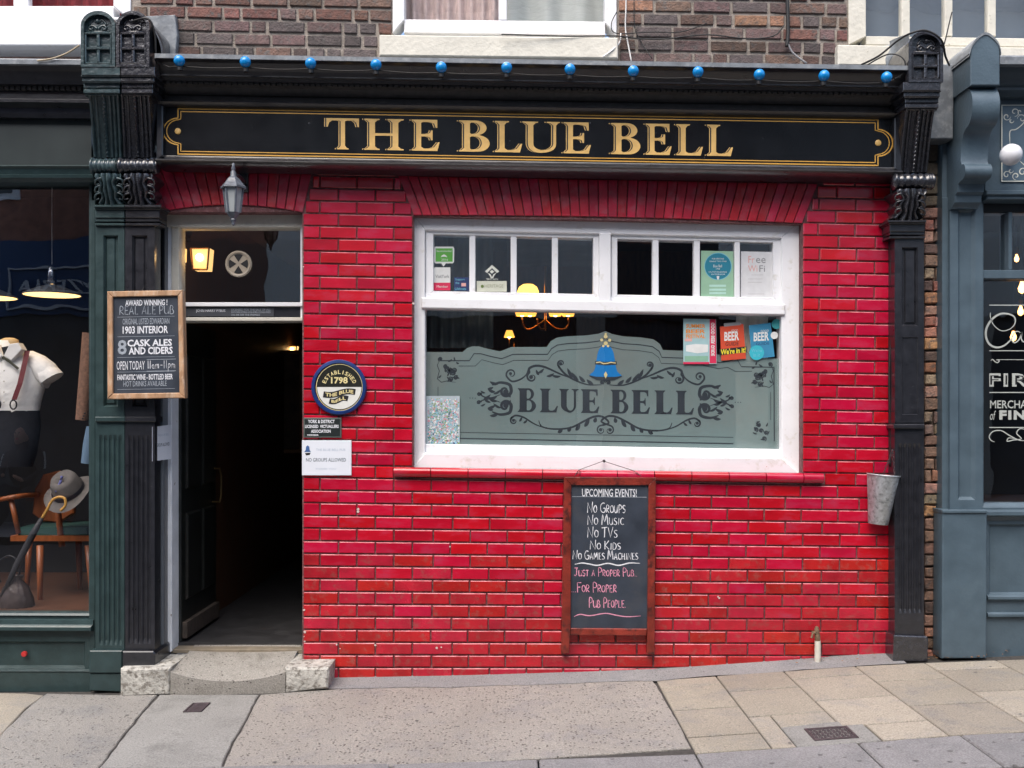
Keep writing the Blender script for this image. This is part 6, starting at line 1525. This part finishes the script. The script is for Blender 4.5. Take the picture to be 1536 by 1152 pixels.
t = card('sticker', 'green speech bubble sticker at the left of the top lights', 'sticker', [(652, 370), (680, 370), (681.5, 373), (681, 393), (679, 395), (669, 395), (665, 400), (662, 395), (652.5, 395), (651, 393), (651, 372)], M_PW)
MB().sheet(rc(653.5, 372.5, 679, 392.5), DS + .0006).build('print', M_GRN, t)
letters(t, 'Recommended', 655, 375, 677, 378, DS + .0012, M_PW); letters(t, '2016', 662, 388, 672, 391, DS + .0012, M_PW)
MB().sheet([(661, 386), (663, 383), (666, 381.5), (669, 383), (671, 386), (668, 385), (664, 385)], DS + .0012).build('print', M_PW, t)
t = card('sticker', 'white and red sticker under the green speech bubble', 'sticker', rc(650.5, 401, 675.5, 435.5), M_PW)
MB().sheet(rc(650.5, 424, 675.5, 435.5), DS + .0006).build('print', M_PR, t); letters(t, 'VisitYork', 653, 412, 674, 417, DS + .0008, M_GY, 0, .02); letters(t, 'Member', 655, 428, 672, 431.5, DS + .0012, M_PW)
t = card('sticker', 'navy blue Support sticker in the first top light', 'sticker', rc(681, 416, 703.5, 436), M_NV)
letters(t, 'Support', 683, 417.5, 697, 421.5, DS + .0006, M_LB); letters(t, 'the', 683, 422.5, 689, 426, DS + .0006, M_LB); letters(t, 'Lifeboats', 682.5, 431, 699, 435, DS + .0006, M_LB)
MB().sheet(rc(692, 424.5, 699, 429.5), DS + .0006).build('print', M_PK, t)
t = thing('window_emblem', W(738, 408, DS), 'cream diamond emblem on the second top light', 'sticker')
b = MB(); DE2 = DS
b.sheet([(738, 397.5), (749, 407), (745.5, 409.5), (738, 402), (730.5, 409.5), (727.5, 407)], DE2); b.sheet([(731, 409), (736, 411.5), (738, 416), (740, 411.5), (745, 409), (741, 414), (740, 417), (736, 417), (735, 414)], DE2 + .0003)
b.sheet([(738, 404.5), (741.5, 407.5), (738, 410.5), (734.5, 407.5)], DE2 + .0004); b.build('print', M_CRL, t); letters(t, 'BRITAIN', 730, 417.5, 747, 420, DS, M_CRL)
t = card('sticker', 'cream rectangular sticker at the foot of the second top light', 'sticker', rc(715, 421.5, 760, 437.5), flat('print_cream', (.56, .58, .48), .6))
letters(t, 'HERITAGE', 727, 426.5, 755, 431.5, DS + .0006, flat('print_olive', (.3, .32, .22), .6)); MB().lathe(W(723.5, 429.5, DS + .0006), [(.0001, 0), (.010, 0)], 10, 'y', False).build('print', flat('print_darkgreen', (.12, .18, .05), .6), t)
t = card('poster', 'green poster with a blue round plaque in the seventh top light', 'poster', [(1051.5, 376), (1100, 377), (1100.5, 445.5), (1051, 444.5)], M_PG)
disc(1077, 399.5, 20.5, DS + .0004, M_LB, 'print', par=t); disc(1077, 399.5, 19.5, DS + .0008, M_TEAL, 'print', par=t)
for tx, x0, y0, x1, y1 in (('PUB HERITAGE', 1068, 387, 1086, 389.2), ('GRADE TWO STAR', 1064, 391, 1090, 393), ('Blue Bell', 1070, 397, 1083, 401), ('1798', 1074, 402.3, 1080, 404.5), ('OUTSTANDING', 1063, 407, 1090, 409), ('INTERIOR', 1067, 410.5, 1088, 412.4)): letters(t, tx, x0, y0, x1, y1, DS + .0012, M_PW)
MB().sheet([(1075, 414), (1079, 414), (1078.5, 418), (1077, 420), (1075.5, 418)], DS + .0012).build('print', M_PW, t)
for y in (427, 433, 438): MB().sheet(rc(1064, y, 1089, y + 3.2), DS + .0006).build('print', flat('print_mint', (.42, .66, .58), .6), t)
t = card('poster', 'white poster reading Free WiFi in the last top light', 'poster', [(1111.5, 377), (1159, 378), (1159, 447), (1111, 446)], flat('poster_white', (.66, .67, .68), .6))
letters(t, 'Fr', 1122.5, 384, 1132, 394.5, DS + .0006, M_PK); letters(t, 'ee', 1134, 387, 1148.5, 394.7, DS + .0006, M_GY); letters(t, 'Wi', 1122, 398, 1136, 407.5, DS + .0006, M_PK); letters(t, 'Fi', 1139, 398, 1147.5, 407.7, DS + .0006, M_GY)
for y, a, b2 in ((412, 1127, 1145), (418, 1122, 1144), (423, 1122, 1143), (440.5, 1122, 1146)): MB().sheet(rc(a, y, b2, y + .8), DS + .0006).build('print', flat('print_faint', (.5, .5, .5), .6), t)
# crowd poster at lower left: printed coloured flecks
t = card('poster', 'busy colourful poster in the lower left corner of the etched pane', 'poster', rc(639.5, 594, 689.5, 665.5), flat('poster_pale', (.40, .48, .52), .6))
rz = random.Random(5); cols_ = [flat('fleck_navy', (.04, .07, .16), .6), flat('fleck_teal', (.10, .32, .36), .6), flat('fleck_green', (.22, .34, .10), .6), flat('fleck_pink', (.62, .28, .33), .6), flat('fleck_white', (.70, .74, .74), .6), flat('fleck_sky', (.25, .48, .58), .6)]
for ci, m in enumerate(cols_):
    b = MB()
    for k in range(190):
        y = rz.uniform(612, 664) if ci in (0, 1) else rz.uniform(597, 664); x = rz.uniform(641, 687); s_ = rz.uniform(.9, 2.6)
        if ci == 0 and rz.random() > (y - 600) / 60: continue
        b.sheet([(x, y), (x + s_, y + rz.uniform(-.8, .8)), (x + s_ * .8, y + s_), (x - .3, y + s_ * .9)], DS + .0004 + .00012 * ci + .000012 * (k % 9))
    b.build('print', m, t, kind='stuff')
# beer posters
t = card('poster', 'pale blue poster with yellow print and red spine beside the beer guides', 'poster', [(1025, 478), (1074, 479), (1075, 546), (1025, 546)], flat('poster_sky', (.32, .50, .52), .6))
for tx, y in (('SUMMER', 486), ('BEER', 494), ('FESTIVAL', 501.5)): letters(t, tx, 1029, y, 1058, y + 6, DS + .0006, M_OR, 0, .03)
MB().sheet([(1064.5, 479), (1073.5, 479), (1074.5, 545), (1064.5, 545)], DS + .0006).build('print', M_PR, t)
put(MB(), textgeo('GOOD BEER GUIDE', .03), lambda u, v: (1072 - v * 5.5, 484 + u * 50), DS + .0012).build('lettering', M_PW, t)
MB().sheet([(1029, 518), (1043, 516), (1062, 517), (1062, 528), (1046, 530), (1029, 527)], DS + .0006).build('print', M_PW, t); MB().sheet(rc(1027, 534, 1062, 542), DS + .0006).build('print', flat('print_field', (.22, .42, .30), .6), t); MB().sheet(rc(1025, 543, 1064, 546), DS + .0006).build('print', M_PR, t)
MB().sheet([(1027, 508), (1038, 508), (1038, 512), (1027, 512)], DS + .0008).build('print', M_PK, t)
t = card('poster', 'orange beer guide poster saying We\'re in it', 'poster', [(1080, 490), (1115, 486), (1119, 538), (1082, 541)], M_RDO)
letters(t, 'BEER', 1086.5, 498, 1108.5, 511.5, DS + .0006, M_PW, -.06, .03); letters(t, 'GUIDE', 1088, 513.5, 1108, 519, DS + .0006, M_INK, -.06); letters(t, 'GOOD', 1097, 494.5, 1107, 498, DS + .0007, M_PW, -.06)
MB().sheet([(1079, 524), (1120, 519.5), (1120, 528), (1080, 533)], DS + .0006).build('print', M_INK, t)
letters(t, "We're in it!", 1081, 524, 1118.5, 532.5, DS + .0012, M_YL, -.10, .03); MB().sheet([(1086, 485), (1110, 482.5), (1111, 487.5), (1086, 490)], DS + .0006).build('print', M_GY, t)
t = card('poster', 'blue beer guide poster with a round cyan badge', 'poster', [(1123, 488), (1156, 484), (1162, 535), (1128, 539)], flat('poster_blue', (.03, .22, .38), .6))
letters(t, 'BEER', 1130.5, 499, 1153.5, 512, DS + .0006, M_PW, -.06, .03); letters(t, 'GOOD', 1141, 495, 1153, 498.5, DS + .0007, M_PW, -.06); letters(t, 'GUIDE', 1134, 514, 1154, 518, DS + .0006, M_NV, -.06)
disc(1135, 529, 11, DS + .0009, flat('badge_cyan', (.03, .42, .52), .6), 'badge', par=t); letters(t, "We're", 1127, 523, 1143, 528, DS + .0013, M_LB); letters(t, "in it", 1130, 530, 1140, 535, DS + .0013, M_LB)
disc(1161.5, 503, 5.5, DS + .0009, M_PW, 'badge', par=t); disc(1165, 486, 7.5, DS + .0009, flat('badge_teal', (.04, .34, .36), .6), 'badge', par=t)

# ================================================================== LEAVES AND GRIT AT THE WALL FOOT
b = MB(); rz = random.Random(2)
for i in range(110):
    x = rz.uniform(1385, 1480) if i < 80 else rz.uniform(1180, 1520); p = gp(x, gpy(x) + rz.uniform(2, 9)); a = rz.uniform(0, 6.3); s_ = rz.uniform(.004, .011)
    z = gz(p[0]) + .035 * max(0, 1 + p[1] / .17) + .006
    b.add([(p[0] + s_ * math.cos(a + q), min(p[1], -.07) + s_ * .7 * math.sin(a + q), z + rz.uniform(0, .006)) for q in (0, 1.8, 3.3, 4.6)], [(0, 1, 2, 3)])
b.build('leaf_litter', mat('dead_leaf', (.22, .11, .05), .9, .5, 60), kind='stuff', label='dead leaves and grit gathered at the foot of the brick strip', cat='leaf litter')

# ================================================================== ACROSS THE STREET (seen only as reflections and as shade)
op = thing('opposite_building', (0, -9.6, gz(0)), 'brick building with navy shopfront across the street, seen only in window reflections', 'building')
YO = -9.6
def ob(name, m, x0, z0, x1, z1, y=YO, dpt=.3): return MB().box((x0, y - dpt, z0), (x1, y, z1)).build(name, m, op)
M_OB = mat('opposite_brick', (.36, .17, .12), .9, .25, 8)
ob('wall', M_OB, -24, 4.4, -3.9, 8.0); ob('rendered_wall', mat('opposite_render', (.78, .78, .73), .8, .08, 2), -3.9, 4.4, 1.7, 8.0); ob('wall', M_OB, 1.7, 4.4, 3.2, 8.0); ob('rendered_wall', MATS['opposite_render'], 3.2, 4.4, 22, 8.0); ob('shopfront', mat('opposite_dark', (.055, .058, .062), .6, .6, 2), -24, -.6, 22, 3.2)
ob('fascia', flat('opposite_navy', (.03, .08, .20), .5), -24, 3.2, -5.8, 4.4, YO + .06)
ob('fascia', flat('opposite_brown', (.20, .12, .09), .6), -5.8, 3.2, -3.9, 4.4, YO + .06); ob('fascia', flat('opposite_pale', (.72, .73, .68), .6), -3.9, 3.2, 1.65, 4.4, YO + .06); ob('fascia', flat('opposite_char', (.03, .03, .032), .6), 1.65, 3.2, 3.25, 4.4, YO + .06); ob('fascia', flat('opposite_pale', (.42, .42, .38), .6), 3.25, 3.2, 22, 4.4, YO + .06)
ob('roof', mat('opposite_slate', (.06, .06, .07), .7), -24, 8.0, 22, 8.3, YO + .2)
for x in range(-21, 20, 3):
    w_ = ob('window', M_WHITE, x, 5.0, x + 1.3, 7.0, YO + .03, .1); MB().box((x + .1, YO + .02, 5.1), (x + 1.2, YO + .04, 6.9)).build('pane', flat('opposite_glass', (.05, .06, .07), .1), w_)
for x in (-6.0, -2.5, 1.0, 4.2, 7): ob('column', flat('opposite_stone', (.42, .40, .35), .8), x, -.3, x + .45, 3.2, YO + .10, .1)
# reversed when seen in the glass: the sign reads PIZZERIA
cs = thing('opposite_sign', (-6.3, YO + .12, 3.6), 'navy PIZZERIA sign across the street mirrored in the left shop glass', 'sign')
g_ = textgeo('PIZZERIA', .02); mb = MB()
# the sign faces the pub: seen from there, left is +x
mb.add([(-6.08 - u * 1.56, YO + .13, 3.56 + v * .155) for u, v in g_[0]], g_[1]); mb.build('lettering', flat('sign_white', (.7, .72, .75), .6), cs)
b = MB()
for q in ((-5.9, 3.29, -7.8, 3.32), (-5.9, 3.94, -7.8, 3.97), (-7.8, 3.29, -7.83, 3.97)): b.box((min(q[0], q[2]), YO + .07, q[1]), (max(q[0], q[2]) , YO + .12, q[3]))
b.build('border', MATS['sign_white'], cs)
# person across the street
pr_ = thing('person', (-7.3, -9.0, gz(-7.3)), 'person in a black jacket with three white sleeve stripes seated across the street', 'person')
def skin(name, V, E, rad, m, parent, sub=2):
    me = bpy.data.meshes.new(name); me.from_pydata(V, E, []); o = bpy.data.objects.new(name, me); COL.objects.link(o)
    md = o.modifiers.new('s', 'SKIN'); me.skin_vertices[0].data[0].use_root = True
    for i, r_ in enumerate(rad): me.skin_vertices[0].data[i].radius = (r_, r_)
    o.modifiers.new('u', 'SUBSURF').levels = sub; o.modifiers['u'].render_levels = sub
    dg = bpy.context.evaluated_depsgraph_get(); e = bpy.data.meshes.new_from_object(o.evaluated_get(dg)); bpy.data.objects.remove(o)
    e.materials.clear(); e.materials.append(m); e.polygons.foreach_set('use_smooth', [True] * len(e.polygons))
    n = bpy.data.objects.new(name, e); link(n, (0, 0, 0), None); 
    n.parent = parent; n.location = -wl(parent); return n
bx, by, bz = -7.3, -9.0, gz(-7.3)
P = lambda x, y, z: (bx + x, by + y, bz + z)
V = [P(0, 0, .56), P(0, .02, .78), P(0, .04, 1.0), P(0, .05, 1.12), P(0, .08, 1.22), P(0, .10, 1.33),
     P(.19, .05, 1.05), P(.25, .12, .82), P(.16, .34, .74), P(.10, .42, .74), P(-.19, .05, 1.05), P(-.25, .12, .82), P(-.16, .34, .74), P(-.10, .42, .74),
     P(.11, .05, .52), P(.14, .44, .52), P(.14, .46, .10), P(.14, .58, .05), P(-.11, .05, .52), P(-.14, .44, .52), P(-.14, .46, .10), P(-.14, .58, .05)]
E = [(0, 1), (1, 2), (2, 3), (3, 4), (4, 5), (2, 6), (6, 7), (7, 8), (8, 9), (2, 10), (10, 11), (11, 12), (12, 13), (0, 14), (14, 15), (15, 16), (16, 17), (0, 18), (18, 19), (19, 20), (20, 21)]
rad = [.15, .14, .15, .07, .055, .10, .075, .055, .04, .035, .075, .055, .04, .035, .09, .065, .05, .04, .09, .065, .05, .04]
skin('body', V, E, rad, flat('dark_clothes', (.02, .02, .024), .8), pr_)
MB().ball(P(0, .11, 1.34), .105, 12, .85, .95, 1.15).build('head', flat('skin_tone', (.42, .24, .17), .6), pr_, smooth=180)
for s_ in (-1, 1):
    MB().ball(P(.035 * s_, .20, 1.36), .012, 6).build('eye', M_INK, pr_); MB().ball(P(.10 * s_, .44, .74), .045, 8, .8, 1.2, .6).build('hand', MATS['skin_tone'], pr_, smooth=180)
    for k in range(3): MB().tube([P(s_ * (.262 + 0 * k), .02 + .022 * k, 1.07), P(s_ * .312, .09 + .022 * k, .85)], .006, 5).build('sleeve_stripe', M_PW, pr_)
MB().ball(P(0, .215, 1.325), .018, 6, 1, 1.2, 1.5).build('nose', MATS['skin_tone'], pr_)
MB().box(P(-.025, .20, 1.283), P(.025, .212, 1.29)).build('mouth', M_PR, pr_)
bn = thing('bench', (bx, by - .05, bz), 'dark wooden bench across the street under the seated person', 'bench')
MB().box(P(-.7, -.25, .40), P(.7, .2, .45)).build('seat', M_MAHOG, bn)
for x in (-.6, .6):
    for y in (-.2, .15): MB().box(P(x - .03, y - .03, .0), P(x + .03, y + .03, .40)).build('leg', M_MAHOG, bn)
